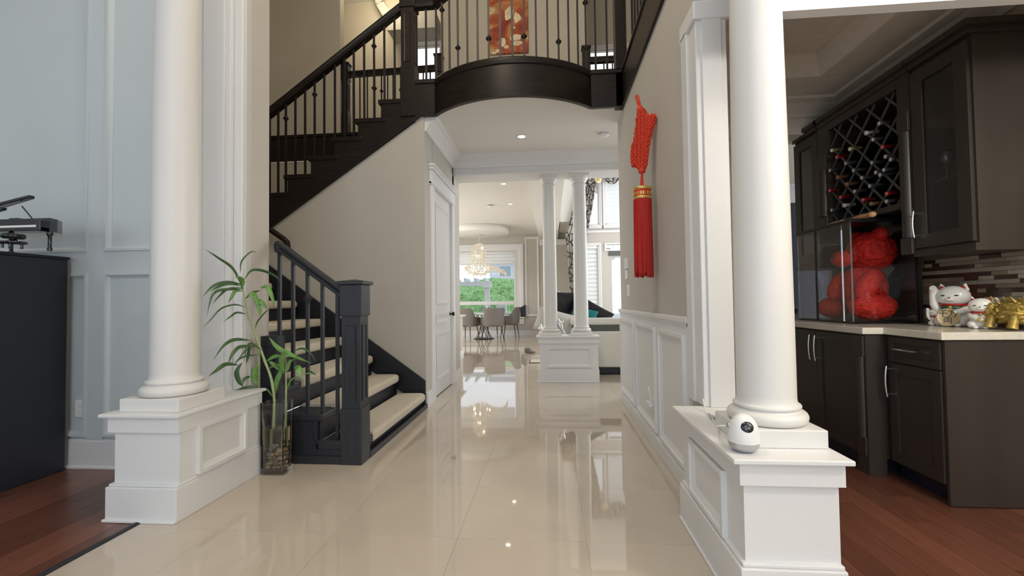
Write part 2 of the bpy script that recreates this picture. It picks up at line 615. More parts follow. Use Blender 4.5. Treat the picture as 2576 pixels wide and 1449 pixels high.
# ---- stair walls
struct('wall_stair', MB().prism([(-5, 0), (XL - .1, 0), (XL - .1, 3.06), (-1.45, 3.09), (-3.11, 1.962), (-3.67, 1.58), (-5, 1.58)], 'y', 4.75, 4.86), 'greywall')
struct('wall_stair_back', MB().box(-5, 6.15, 0, XL, 6.24, 3.165).box(-5, 6.15, Z2, -2.97, 6.27, 6.4), 'beige')
struct('wall_stair_left', B(-5.1, 3.06, 0, -5, 7.6, 6.4), 'beige')
whl = struct('wall_hall_left', MB().box(XL - .1, 4.752, 0, XL, 5.09, 3.155).box(XL - .1, 6.075, 0, XL, 6.6, ZC).box(XL - .1, 5.085, 2.48, XL, 6.08, 3.15), 'greywall')
wall_holes('wall_front', 'y', -2.75, -2.6, -6.1, 3, 0, 6.4, [(-1.7, .9, 0, 2.5), (-1.7, .9, 2.9, 5.6), (-5.4, -2.9, .7, 2.6), (1.4, 2.6, .9, 2.4)], 'beige')
struct('wall_living_side', B(-6.2, -2.75, 0, -6.1, 3.06, 6.4), 'bluewall')
struct('wall_kitchen_left', B(-6.1, 6.3, 0, -6.0, 15, 3.4), 'beige')

# ---- closet door under the stairs
door = struct('door_1', B(XL - .055, 5.105, .012, XL - .018, 6.055, 2.465), 'white_warm')
for y0, y1, z0, z1 in ((5.235, 5.915, 1.10, 2.32), (5.235, 5.915, .86, .99), (5.235, 5.915, .19, .75)):
    MB().rectframe('x', XL - .018, y0, z0, y1, z1, .05, .014, .003, 1).build('panel_moulding', 'white_warm', door)
MB().box(XL - .02, 4.965, 0, XL + .022, 5.102, 2.46, .004).box(XL - .02, 6.05, 0, XL + .022, 6.185, 2.46, .004).build('casing', 'white', door)
MB().box(XL - .02, 4.95, 2.46, XL + .026, 6.20, 2.63, .004).box(XL - .02, 4.93, 2.63, XL + .05, 6.22, 2.665).box(XL - .02, 4.915, 2.665, XL + .065, 6.235, 2.69).box(XL - .02, 4.95, 2.47, XL + .035, 6.20, 2.49).build('head_casing', 'white', door)
kn = MB().lathe([(.0, .0), (.028, .0), (.028, .006), (.011, .010), (.011, .035), (.024, .042), (.029, .055), (.024, .068), (0, .072)], (XL - .018, 5.975, .962), 16, axis=(1, 0, 0)).build('door_knob', 'bronze', door)
for z in (.25, 1.3, 2.25):
    B(XL - .02, 5.098, z, XL + .004, 5.112, z + .09).build('hinge', 'satin', door)
struct('baseboard_hall', MB().box(XL, 4.76, 0, XL + .018, 4.965, .15).box(XL, 6.185, 0, XL + .018, 6.60, .15), 'white')

# ---- right wall with wainscot
wr = struct('wall_right', B(XR, 2.5, 0, .95, 5.2, 3.165), 'greywall')
B(XR - .014, 2.66, .10, XR, 5.2, 1.0).build('wainscot_board', 'white', wr)
MB().box(XR - .030, 2.66, .985, XR, 5.215, 1.022, .006).box(XR - .02, 2.66, .965, XR, 5.2, .985).build('chair_rail', 'white', wr)
B(XR - .02, 2.655, .1, XR + .004, 2.675, 1.0).build('stile', 'white', wr)
for y0, y1 in ((4.33, 5.12), (3.47, 4.20), (2.72, 3.34)):
    MB().rectframe('x', XR - .014, y0, .125, y1, .915, .05, .022, .003, -1).build('panel_moulding', 'white', wr)
struct('baseboard_right', MB().prism([(XR, 0), (XR - .028, 0), (XR - .028, .085), (XR - .018, .10), (XR, .10)], 'y', 2.43, 5.2), 'white')
pil = MB().box(.785, 2.42, .566, .945, 2.54, 2.62, .006).box(.815, 2.408, .566, .915, 2.422, 2.62, .003).box(.772, 2.54, .566, .81, 2.64, 2.62, .005).box(.772, 2.40, 2.60, .96, 2.66, 2.70, .008)
struct('trim_2', pil, 'white')

# ---- upper floor slabs, ceilings, header
BAY = []
cx0, cx1, sag = -1.215, 0.455, 0.365
ch = (cx1 - cx0) / 2
RAD = (ch * ch + sag * sag) / (2 * sag)
ccx, ccy = (cx0 + cx1) / 2, 4.74 - sag + RAD
a0 = math.asin(ch / RAD)
for i in range(49):
    a = -a0 + 2 * a0 * i / 48
    BAY.append((ccx + RAD * math.sin(a), ccy - RAD * math.cos(a)))
edge = [(-1.60, 4.74)] + BAY + [(XR, 4.74)]
struct('ceiling_hall', MB().prism([(-1.345, 4.765)] + [(x, y + .03) for x, y in BAY] + [(.95, 4.77), (.95, 6.6), (-1.345, 6.6)], 'z', ZC, 3.50), 'ceil')
struct('floor_upper', MB().box(-5, 6.20, 3.32, -1.345, 7.6, Z2 - .01).box(-1.345, 6.6, 3.32, 3, 7.6, Z2 - .01).box(.95, .4, 3.30, 3, 6.6, Z2 - .01), 'ceil')
struct('ceiling_upper', B(-6.1, -2.6, 6.4, 3, 7.7, 6.5), 'ceil')
struct('ceiling_dining', MB().box(-6, 6.6, 3.3, -.34, 15, 3.31).box(-6, 7.6, 3.31, .25, 15, 3.4), 'ceil')
struct('beam_dining', MB().box(-.34, 6.6, 3.08, .25, 14.62, 3.32).box(-.36, 6.6, 3.2, .27, 14.62, 3.3).box(.2, 7.6, 3.3, .3, 14.6, 4.8), 'ceil')
struct('ceiling_great_room', MB().box(.25, 7.55, 4.75, 5, 12.6, 4.85).box(.25, 7.5, 3.3, 5, 7.6, 4.75).box(.25, 6.6, 3.3, 5, 7.55, 3.32).box(.25, 12.5, 3.3, .95, 14.7, 3.4).box(.25, 12.5, 3.4, .85, 12.62, 4.85), 'ceil')
struct('beam_hall', MB().box(XL - .1, 6.2, 2.90, 5, 6.6, 3.32).box(XL, 6.185, 2.90, 5, 6.2, 2.925), 'white')
CROWN = [(0, -.16), (.018, -.16), (.024, -.135), (.05, -.09), (.10, -.045), (.135, -.025), (.14, 0), (0, 0)]
struct('trim_crown', MB().strip([(XL, 4.77), (XL, 6.2), (.95, 6.2), (4.0, 6.2)], [(s, z + ZC) for s, z in CROWN]), 'white')
struct('wall_right_far', B(.95, 5.1, 0, 5, 5.2, 3.3), 'beige')

# ---- upper storey walls
lw0, lw1 = aty(1046, 150, 7.5).x, aty(1108, 150, 7.5).x
rw0, rw1 = aty(1484, 150, 7.5).x, aty(1600, 150, 7.5).x
lwt, rwt = aty(1080, 112, 7.5).z, aty(1520, 123, 7.5).z
wub = wall_holes('wall_upper_back', 'y', 7.5, 7.62, -5, 3, Z2, 6.4, [(lw0, lw1, 4.3, lwt), (rw0, rw1, 4.3, rwt)], 'beige')
struct('wall_upper_picture', B(-1.50, 6.19, Z2, .56, 6.30, 6.4), 'beige')
struct('wall_upper_right', B(1.95, .2, Z2, 2.05, 7.5, 6.4), 'beige')
bz0, bz1 = aty(1075, 97, 7.4).z, aty(1075, 54, 7.4).z
struct('beam_upper', MB().box(aty(990, 80, 7.4).x, 7.1, bz0, aty(1106, 80, 7.4).x, 7.5, bz1), 'greywall')
arch = []
for px, py, wd in ((1006, 78, 20), (990, 62, 20), (972, 36, 20), (957, 10, 20), (948, -30, 20)):
    arch.append((aty(px, py, 7.4).x, aty(px, py, 7.4).z))
band = MB()
for (xa, za), (xb, zb) in zip(arch, arch[1:]):
    dx, dz = xb - xa, zb - za
    l = math.hypot(dx, dz)
    nx, nz = -dz / l * .07, dx / l * .07
    band.prism([(xa - nx, za - nz), (xb - nx, zb - nz), (xb + nx, zb + nz), (xa + nx, za + nz)], 'y', 7.36, 7.5)
struct('trim_arch', band, 'greywall')
for i, (u0, u1, zt) in enumerate(((lw0, lw1, lwt), (rw0, rw1, rwt))):
    wn = struct('window_%d' % (i + 1), MB().rectframe('y', 7.50, u0 - .06, 4.24, u1 + .06, zt + .06, .07, .02, .02, -1), 'white')
    B(u0, 7.55, 4.3, u1, 7.556, zt).build('pane', 'glass', wn)

# ---- dining room end wall, great room end wall
YD, YG = 14.6, 12.5
wd = wall_holes('wall_dining', 'y', YD, YD + .15, -6, 1.0, 0, 4.9, [(-3.07, -1.11, .60, 2.74)], 'greywall')
wg = wall_holes('wall_great_room', 'y', YG, YG + .15, .85, 5, 0, 4.85,
                [(.80 + .2, 1.376, 3.19, 4.62), (1.545, 2.25, 3.19, 4.62), (.98, 1.337, .75, 2.62), (1.545, 2.45, 2.50, 2.64), (1.60, 2.42, .0, 2.38)], 'greywall')
struct('wall_great_room_side', B(.85, YG, 0, .95, YD, 4.85), 'beige')
struct('baseboard_dining', MB().box(-6, YD - .02, 0, .85, YD, .16).box(.85, YG - .02, 0, 1.6, YG, .16), 'white')
struct('trim_3', MB().rectframe('y', YD, -.80, .62, -.36, 3.2, .06, .03, .01, -1), 'white')
struct('trim_4', MB().strip([(-.34, YD), (.85, YD)], [(s, z + 3.08) for s, z in CROWN]).strip([(.85, YG), (5, YG)], [(s, z + 3.0) for s, z in [(0, -.03), (.03, -.03), (.03, .03), (0, .03)]]), 'white')
win = struct('window_3', MB().rectframe('y', YD, -3.30, .36, -.87, 2.98, .22, .035, .02, -1).box(-3.07, YD, .60, -3.0, YD + .12, 2.74).box(-1.18, YD, .60, -1.11, YD + .12, 2.74).box(-3.0, YD, 2.68, -1.18, YD + .12, 2.74).box(-3.0, YD, .60, -1.18, YD + .12, .66), 'white')
B(-3.0, YD, 1.0, -1.18, YD + .1, 1.12, .01).build('window_rail', 'white', win)
B(-3.36, YD - .10, .56, -.84, YD + .02, .60, .008).build('window_sill', 'white', win)
B(-2.11, YD + .02, .66, -2.06, YD + .08, 1.0).build('mullion', 'white', win)
B(-3.0, YD + .04, 1.12, -1.18, YD + .046, 2.68).build('pane', 'glass', win)
for a, b in ((-3.0, -2.11), (-2.06, -1.18)):
    B(a, YD + .04, .66, b, YD + .046, 1.0).build('pane', 'glass', win)
bl = thing('window_blind', (-2.08, YD + .02, 2.36), 'white zebra roller blind half lowered in the dining window', 'blind')
B(-3.0, YD - .02, 2.66, -1.18, YD + .05, 2.74, .01).build('cassette', 'white', bl)
for i in range(3):
    B(-2.98, YD + .008, 2.56 - i * .105, -1.20, YD + .014, 2.63 - i * .105).build('slat', 'blind', bl)
B(-2.98, YD + .010, 2.335, -1.20, YD + .013, 2.66).build('sheer', 'sheer', bl)
MB().tube([(-2.98, YD + .011, 2.335), (-1.20, YD + .011, 2.335)], .012).build('bottom_bar', 'white', bl)
# great room windows
def gwin(n, x0, x1, z0, z1, label, slats, fr=.05):
    w = struct('window_%d' % n, MB().rectframe('y', YG, x0 - .07, z0 - .07, x1 + .07, z1 + .07, .075, .03, .02, -1).box(x0, YG, z0, x0 + .03, YG + .12, z1).box(x1 - .03, YG, z0, x1, YG + .12, z1).box(x0, YG, z1 - .03, x1, YG + .12, z1).box(x0, YG, z0, x1, YG + .12, z0 + .03).box(x0 - .1, YG - .06, z0 - .1, x1 + .1, YG, z0 - .06), 'white')
    B(x0 + .03, YG + .07, z0 + .03, x1 - .03, YG + .075, z1 - .03).build('pane', 'glass', w)
    if slats:
        b = thing('window_blind', ((x0 + x1) / 2, YG + .03, z0), label, 'blind')
        B(x0 + .03, YG + .005, z1 - .08, x1 - .03, YG + .06, z1 - .03).build('cassette', 'blind', b)
        k = int((z1 - slats - z0) / .115)
        for i in range(k):
            zz = z1 - .09 - (i + 1) * .115
            B(x0 + .04, YG + .03, zz, x1 - .04, YG + .034, zz + .066).build('slat', 'blind', b)
        B(x0 + .04, YG + .036, z1 - .09 - k * .115, x1 - .04, YG + .038, z1 - .08).build('sheer', 'sheer', b)
gwin(4, 1.0, 1.376, 3.19, 4.62, 'white blind in the narrow upper great room window beside the curtain', .95)
gwin(5, 1.545, 2.25, 3.19, 4.62, 'white slatted blind filling the wide upper great room window', .01)
gwin(6, .98, 1.337, .75, 2.62, 'tall white slatted blind beside the glazed garden door', .01)
w7 = struct('window_7', MB().rectframe('y', YG, 1.50, 2.46, 2.49, 2.68, .045, .03, .02, -1), 'white')
B(1.545, YG + .07, 2.50, 2.45, YG + .075, 2.64).build('pane', 'glass', w7)
for x in (1.75, 1.95, 2.15):
    B(x - .006, YG + .05, 2.50, x + .006, YG + .09, 2.64).build('muntin', 'white', w7)
d2 = struct('door_2', MB().box(1.60, YG + .02, 0, 1.69, YG + .07, 2.38).box(2.33, YG + .02, 0, 2.42, YG + .07, 2.38).box(1.69, YG + .02, 2.28, 2.33, YG + .07, 2.38).box(1.69, YG + .02, 0, 2.33, YG + .07, .2), 'greywall')
B(1.69, YG + .042, .2, 2.33, YG + .048, 2.28).build('pane', 'glass', d2)
B(1.62, YG - .03, 2.33, 2.40, YG + .02, 2.46).build('blind_cassette', 'band', d2)

# ---- bar room shell
struct('wall_bar', B(2.70, -1.2, 0, 2.82, 4.6, 3.1), 'beige')
struct('beam_bar', B(.95, 4.32, 2.63, 2.82, 4.6, 3.1), 'barceil')
struct('ceiling_bar', MB().box(2.20, -1.2, 2.9, 2.82, 4.32, 3.12).box(.92, 3.76, 2.9, 2.20, 4.32, 3.12).box(.92, -1.2, 2.9, 1.25, 3.76, 3.12).box(1.25, -1.2, 3.05, 2.20, 3.76, 3.12), 'barceil')
struct('trim_5', MB().strip([(.95, 4.32), (2.70, 4.32), (2.70, -1.2)], [(s, z + 2.9) for s, z in [(0, -.12), (.02, -.12), (.04, -.09), (.13, -.03), (.20, -.02), (.21, 0), (0, 0)]]).strip([(1.25, 3.76), (2.20, 3.76), (2.20, -1.2)], [(s, z) for s, z in [(0, 2.885), (.03, 2.885), (.06, 2.94), (.09, 3.03), (.09, 3.05), (0, 3.05)]]), 'barceil')
struct('beam_foyer', MB().box(.96, 2.02, 2.385, 3.2, 2.06, 3.1).box(.96, 2.01, 2.37, 3.2, 2.07, 2.395), 'white')
d3 = struct('door_3', MB().box(2.50, 5.04, 0, 3.3, 5.08, 2.14), 'navy')
MB().box(2.46, 5.02, 2.14, 3.4, 5.10, 2.30).box(2.42, 5.0, 2.30, 3.4, 5.10, 2.34).build('head_casing', 'white', d3)
MB().lathe([(0, 0), (.025, 0), (.025, .01), (.012, .02), (.028, .05), (0, .07)], (2.58, 5.04, .98), 12, axis=(0, -1, 0)).build('door_knob', 'bronze', d3)
# ================================================================== COLUMNS ON PEDESTALS
def col_parts(root, cx, cy, z, r0, r1, top, plw, plh=.068, capital=True, mt='white_warm'):
    MB().box(cx - plw, cy - plw, z, cx + plw, cy + plw, z + plh, .004).build('plinth', mt, root)
    k = r0 / .115
    zb = z + plh
    prof = [(.10 * k, 0)]
    for i in range(9):
        q = -PI / 2 + PI * i / 8
        prof.append((.132 * k + .024 * k * math.cos(q), .026 * k + .026 * k * math.sin(q)))
    prof += [(.130 * k, .055 * k), (.126 * k, .060 * k)]
    for i in range(6):
        q = -PI / 2 + PI * i / 5
        prof.append((.122 * k + .010 * k * math.cos(q), .070 * k + .010 * k * math.sin(q)))
    prof += [(.120 * k, .083 * k), (.116 * k, .092 * k), (r0, .11 * k)]
    MB().lathe(prof, (cx, cy, zb), 40).build('base_moulding', mt, root)
    n = 12
    sh = [(r0 + (r1 - r0) * (i / n) ** 1.6, .11 * k + (top - zb - .11 * k) * i / n) for i in range(n + 1)]
    MB().lathe(sh, (cx, cy, zb), 40).build('shaft', mt, root)
    if capital:
        c = r1 / .1
        MB().lathe([(.1 * c, -.13 * c), (.116 * c, -.125 * c), (.118 * c, -.112 * c), (.104 * c, -.105 * c), (.104 * c, -.07 * c), (.118 * c, -.06 * c), (.138 * c, -.03 * c), (.14 * c, -.012 * c), (.14 * c, 0)], (cx, cy, top), 40).build('capital', mt, root)
        MB().box(cx - .15 * c, cy - .15 * c, top, cx + .15 * c, cy + .15 * c, top + .03).build('abacus', mt, root)


def pedestal(label, x0, x1, y0, y1, h, panels, mt='white'):
    t = thing('column_pedestal', ((x0 + x1) / 2, (y0 + y1) / 2, 0), label, 'pedestal')
    MB().box(x0, y0, .01, x1, y1, h - .10).build('die', mt, t)
    MB().box(x0 - .026, y0 - .028, 0, x1 + .008, y1, .178, .004).box(x0 - .016, y0 - .018, .178, x1 + .004, y1, .192, .004).build('base_board', mt, t)
    MB().box(x0 - .035, y0 - .04, 0, x1 + .004, y1 - .01, .014, .004).build('shoe_moulding', mt, t)
    MB().box(x0 - .02, y0 - .022, h - .10, x1 + .012, y1, h - .018).build('frieze', mt, t)
    MB().box(x0 - .05, y0 - .05, h - .018, x1 + .03, y1 + .02, h, .004).build('cap', mt, t)
    for plane, q, u0, w0, u1, w1, sg in panels:
        MB().rectframe(plane, q, u0, w0, u1, w1, .045, .022, .003, sg).build('panel_moulding', mt, t)
    return t


pedestal('white panelled column pedestal at the edge of the dark wood floor by the plant', -2.32, -1.952, 2.222, 2.88, .562, [('x', -1.952, 2.335, .20, 2.725, .468, 1)])
pedestal('white panelled column pedestal carrying the small round camera', .678, 1.0, 1.692, 2.425, .566, [('x', .678, 1.85, .19, 2.285, .45, -1)])
pd = pedestal('wide white panelled pedestal carrying two slim columns at the end of the hall', -.160, .640, 6.245, 6.62, .632, [('y', 6.245, -.07, .20, .55, .48, -1)])
t = thing('column', (-2.137, 2.40, .562), 'thick white round column on the pedestal beside the plant', 'column')
col_parts(t, -2.137, 2.40, .562, .122, .108, 3.45, .170)
t = thing('column', (.866, 1.918, .566), 'thick white round column behind the small round camera', 'column')
col_parts(t, .866, 1.918, .566, .108, .094, 2.62, .150)
t = thing('column', (-.012, 6.43, .632), 'slim white column on the hall pedestal, next to the dining room side', 'column')
col_parts(t, -.004, 6.43, .632, .098, .086, 2.87, .147, .05)
t = thing('column', (.43, 6.43, .632), 'slim white column on the hall pedestal, nearer the hall wall with the red hanging', 'column')
col_parts(t, .428, 6.43, .632, .102, .089, 2.87, .147, .05)

# ================================================================== STAIRCASE
def nose(k): return -1.335 - .28 * (k - 1)
def topz(k): return .197 * k - .022
st = thing('staircase', (-1.4, 3.9, 0), 'dark lower stair flight with cream carpeted treads and black stringers', 'staircase')
YF, YB = 3.065, 4.70
for k in range(1, 10):
    x1 = nose(k)
    x0 = nose(k + 1) - .03 if k < 9 else -5.0
    if k == 9: x0 = -5.0
    zt = topz(k) - .026
    zb0 = topz(k - 1) - .026 if k > 1 else 0
    if k < 9:
        B(x0, 3.10, zb0, x1 - .034, YB, zt - .03).build('riser', 'blackwood', st)
        MB().box(x0, 3.058, zt - .05, x1 + .002, YB, zt, .008).build('tread', 'blackwood', st)
        # carpet pad wrapped over the nosing
        ya, yb = 3.27, 4.64
        mb = MB()
        pr = [(x0 + .035, zt), (x0 + .035, zt + .024), (x1 - .01, zt + .026), (x1 + .012, zt + .020), (x1 + .022, zt + .004), (x1 + .022, zt - .034), (x1 + .008, zt - .052), (x1 - .03, zt - .054), (x1 - .03, zt)]
        n = len(pr)
        rows = []
        for yy, sh in ((ya, .012), (ya + .012, 0), (yb - .05, 0), (yb - .018, .008), (yb, .03)):
            rows.append([(u - (sh if u > x1 - .05 else 0), yy, w) for u, w in pr])
        vs = [p for r_ in rows for p in r_]
        fs = [list(range(n)), [4 * n + i for i in range(n)]]
        for i in range(4):
            for j in range(n):
                fs.append((i * n + j, i * n + (j + 1) % n, (i + 1) * n + (j + 1) % n, (i + 1) * n + j))
        mb.add(vs, fs)
        mb.build('carpet_tread', 'carpet', st, bevel=.006)
    else:
        B(-5.0, 3.065, zt - .18, x1 - .03, 6.14, zt).build('landing', 'blackwood', st)
poly = [(-1.42, 0)]
for k in range(1, 9):
    poly += [(nose(k) - .05 if k > 1 else -1.42, topz(k) - .075), (nose(k + 1) - .05, topz(k) - .075)]
poly += [(nose(9) - .05, 0)]
MB().prism(poly, 'y', 3.072, 3.10).build('stringer', 'blackwood', st)
B(-1.86, 3.055, 0, -1.45, 3.075, .055).build('base_board', 'blackwood', st)
MB().box(-1.655, 3.058, .145, -1.44, 3.075, .165).box(-1.675, 3.060, .17, -1.655, 3.075, .31).build('bracket', 'blackwood', st)
sk = [(XL, 0), (XL, .285), (-1.97, .735), (-3.11, 1.56), (-3.6, 1.91), (-3.6, 1.5)]
MB().prism(sk, 'y', 4.715, 4.748).build('wall_stringer', 'blackwood', st)
MB().box(-1.335, 4.60, 0, -1.33, 4.70, .05).box(-1.345, 3.2, 0, -1.322, 4.72, .045).build('kick_moulding', 'blackwood', st)


def frame_box(mb, x0, y0, x1, y1, z0, z1):
    return mb.box(x0, y0, z0, x1, y1, z1)


def newel(root, cx, cy, z0, zbase, zshaft, ztop, w, material, cap=True):
    h = w / 2
    n = MB().box(cx - h * 1.1, cy - h * 1.1, z0, cx + h * 1.1, cy + h * 1.1, zbase, .004).build('newel_base', material, root)
    s = MB().box(cx - h * .97, cy - h * .97, zbase, cx + h * .97, cy + h * .97, zshaft).build('newel_shaft', material, root)
    for sg in (1, -1):
        mb = MB()
        mb.rectframe('y', cy + sg * h * .97, cx - h * .55, zbase + .05, cx + h * .55, zshaft - .06, .012, .006, .002, sg)
        mb.rectframe('x', cx + sg * h * .97, cy - h * .55, zbase + .05, cy + h * .55, zshaft - .06, .012, .006, .002, sg)
        mb.build('shaft_panel', material, s)
    MB().box(cx - h * 1.14, cy - h * 1.14, zshaft, cx + h * 1.14, cy + h * 1.14, ztop - .03, .004).build('newel_block', material, root)
    if cap:
        c = h * 1.4
        mb = MB().box(cx - c, cy - c, ztop - .03, cx + c, cy + c, ztop - .006, .004)
        mb.add([(cx - c * .95, cy - c * .95, ztop - .006), (cx + c * .95, cy - c * .95, ztop - .006), (cx + c * .95, cy + c * .95, ztop - .006), (cx - c * .95, cy + c * .95, ztop - .006), (cx, cy, ztop + .010)],
               [(0, 1, 4), (1, 2, 4), (2, 3, 4), (3, 0, 4), (0, 3, 2, 1)])
        mb.build('newel_cap', material, root)


def baluster(root, x, y, z0, z1, knuckles=(), w=.019, material='iron', name='baluster'):
    h = w / 2
    mb = MB().box(x - h, y - h, z0, x + h, y + h, z1)
    for kz in knuckles:
        r = w * 1.55
        mb.add([(x, y, kz - .045), (x - r, y - r * .4, kz), (x - r * .4, y - r, kz), (x + r * .4, y - r, kz), (x + r, y - r * .4, kz), (x + r, y + r * .4, kz), (x + r * .4, y + r, kz), (x - r * .4, y + r, kz), (x - r, y + r * .4, kz), (x, y, kz + .045)],
               [(0, i, i % 8 + 1) for i in range(1, 9)] + [(9, i % 8 + 1, i) for i in range(1, 9)])
    return mb.build(name, material, root)


RAILP = [(-.032, -.075), (.032, -.075), (.034, -.045), (.026, -.040), (.036, -.020), (.034, -.004), (.018, .008), (-.018, .008), (-.034, -.004), (-.036, -.020), (-.026, -.040), (-.034, -.045)]


def rail(root, path, material, k=1.0, name='handrail'):
    return MB().strip(path, [(a * k, b * k) for a, b in RAILP]).build(name, material, root, auto=25)


# railing of the lower flight
lr = thing('stair_railing', (-1.4, 3.12, 0), 'black square newel post with handrail and balusters beside the plant', 'railing')
newel(lr, -1.402, 3.125, 0, .388, 1.035, 1.288, .140, 'blackwood')
rail(lr, [(-1.48, 3.115, 1.228), (-1.955, 3.115, 1.575), (-1.985, 3.115, 1.575)], 'blackwood', .95)
MB().ico((-1.975, 3.115, 1.545), (.03, .034, .045), 2).build('rail_end', 'blackwood', lr)
for x, k in ((-1.965, 3), (-1.862, 3), (-1.752, 2), (-1.640, 2), (-1.528, 1)):
    zt = 1.575 + (x + 1.955) * (-.347 / .475) - .05
    mb = MB().box(x - .0105, 3.104, topz(k) - .03, x + .0105, 3.126, zt)
    if k == 2 and x < -1.7:
        mb.lathe([(.011, -.05), (.015, -.035), (.019, -.012), (.022, -.005), (.036, 0), (.022, .006), (.018, .010), (.026, .014), (.016, .019), (.012, .05)], (x, 3.115, 1.165), 16)
    mb.build('baluster', 'blackwood', lr)
# half newel against the partition end
hn = thing('half_newel_post', (-1.91, 3.03, 0), 'short dark panelled half post against the partition end behind the bamboo', 'post')
MB().box(-2.03, 2.975, 0, -1.895, 3.07, .905, .004).build('post', 'blackwood', hn)
MB().rectframe('y', 2.975, -2.005, .42, -1.92, .84, .012, .006, .002, -1).build('post_panel', 'blackwood', hn)
B(-2.03, 2.97, 0, -1.885, 3.07, .22).build('post_base', 'blackwood', hn)
# handrail on the inner wall
wh = thing('wall_handrail', (-2.9, 4.66, 1.7), 'round dark handrail fixed to the inner stair wall, its curled end showing', 'handrail')
e0, e1 = aty(716, 603, 4.66), aty(672, 572, 4.66)
d = (e1 - e0).normalized()
MB().tube([e0 + Vector((-.02, .05, -.10)), e0 + Vector((.025, .02, -.075)), e0 + Vector((.03, 0, -.03)), e0, e0 + d * .6], [.026, .029, .030, .030, .030], 12).build('rail', 'espresso', wh)
B(e0.x - .3, 4.66, e0.z + .12, e0.x - .28, 4.75, e0.z + .14).build('bracket', 'bronze', wh)

# upper flight
us = thing('staircase', (-2.3, 5.4, 1.7), 'dark upper stair flight climbing to the curved balcony above the pale wall', 'staircase')
def unose(m): return -2.935 + .2715 * (m - 13)
sp = []
for m in range(10, 18):
    z = .197 * m
    x0 = unose(m)
    MB().box(x0, 4.715, z - .048, x0 + .358, 6.14, z, .006).build('tread', 'espresso', us)
    B(x0 + .035, 4.74, z - .197, x0 + .055, 6.14, z - .048).build('riser', 'espresso', us)
    sp += [(x0 + .045, z - .197 - .048), (x0 + .045, z - .048)]
lo = -3.67
sl = (3.155 - 1.962) / (-1.363 + 3.11)
sp = [(lo, 1.962 + sl * (lo + 3.11) - .004), (lo, sp[0][1])] + sp + [(unose(18) + .05, 3.346), (unose(18) + .05, 3.155 + .012), (-1.375, 3.15)]
MB().prism(sp, 'y', 4.728, 4.752).build('stringer', 'espresso', us)
MB().prism([(lo, 1.955 + sl * (lo + 3.11)), (lo, 1.995 + sl * (lo + 3.11)), (-1.363, 3.19), (-1.363, 3.15)], 'y', 4.718, 4.728).build('stringer_bead', 'espresso', us)

ur = thing('stair_railing', (-1.5, 4.77, 3.3), 'sloping dark handrail with iron balusters along the upper stair flight', 'railing')
sr = (4.425 - 3.335) / (-1.608 + 3.123)
def hz(x): return 3.335 + sr * (x + 3.123)
YR = 4.77
rail(ur, [(-3.7, YR, hz(-3.7)), (-1.57, YR, hz(-1.57))], 'espresso', 1.25)
xs = [-3.36, -3.24, -3.13, -3.028, -2.938, -2.826, -2.712, -2.6, -2.488, -2.364, -2.25, -2.145, -2.026, -1.912, -1.794, -1.677]
for i, x in enumerate(xs):
    m = max(mm for mm in range(10, 18) if unose(mm) + .01 <= x)
    kn = []
    if abs(x + 2.938) < .01: kn = [aty(718, 298, YR).z]
    if abs(x + 2.6) < .01: kn = [aty(788, 238, YR).z]
    if abs(x + 1.912) < .01: kn = [aty(940, 116, YR).z, aty(940, 222, YR).z]
    if abs(x + 3.24) < .01: kn = [hz(x) - .45]
    baluster(ur, x, YR, .197 * m - .01, hz(x) - .08, kn)
newel(ur, -1.515, 4.79, 3.15, 3.70, 4.36, 4.56, .150, 'espresso')

# balcony front with bowed fascia
bc = thing('balcony', (-.38, 4.5, 3.15), 'dark wood balcony edge with a bowed centre over the hall', 'balcony')
fas = [(0, 3.150), (.016, 3.152), (.016, 3.185), (.004, 3.192), (.004, 3.475), (.018, 3.482), (.022, 3.500), (.022, 3.535), (.014, 3.548), (-.03, 3.548), (-.03, 3.150)]
full = [(-1.43, 4.745)] + [(-1.225, 4.745)] + BAY + [(.470, 4.745)] + [(XR, 4.745)]
MB().strip(full, fas).build('bowed_fascia', 'espresso', bc, auto=25)
for x0, x1, y in ((-1.44, -1.215, 4.72), (.462, .80, 4.72)):
    MB().box(x0, y, 3.146, x1, 4.76, 3.55, .003).box(x0 - .006, y - .014, 3.50, x1, y + .01, 3.53).build('end_panel', 'espresso', bc)
# railing of the balcony
br = thing('stair_railing', (-.38, 4.5, 3.55), 'bowed balcony railing of thin dark iron balusters above the hall', 'railing')
bpath = [(-1.43, 4.775)] + [(x, y + .03) for x, y in BAY] + [(XR - .03, 4.775)]
seg = []
L = 0
for (xa, ya), (xb, yb) in zip(bpath, bpath[1:]):
    l = math.hypot(xb - xa, yb - ya)
    seg.append((L, l, (xa, ya), (xb, yb)))
    L += l
nb = 20
kz = {3: [aty(1113, 33, 4.73).z], 5: [aty(1174, 116, 4.52).z], 8: [aty(1255, 95, 4.42).z], 11: [aty(1341, 91, 4.42).z], 14: [aty(1422, 108, 4.55).z], 17: [aty(1489, 12, 4.77).z, aty(1489, 127, 4.77).z]}
for i in range(1, nb):
    q = L * (i - .1) / nb
    for s0, l, a, b in seg:
        if s0 <= q <= s0 + l:
            f = (q - s0) / l
            baluster(br, a[0] + (b[0] - a[0]) * f, a[1] + (b[1] - a[1]) * f, Z2, 4.39, kz.get(i, ()))
            break
rail(br, [(x, y, 4.46) for x, y in bpath], 'espresso', 1.25)
MB().box(.715, 4.72, 3.15, .835, 4.84, 4.56, .004).build('newel_post', 'espresso', br)
MB().box(.70, 4.705, 4.56, .85, 4.855, 4.60, .004).build('newel_cap', 'espresso', br)
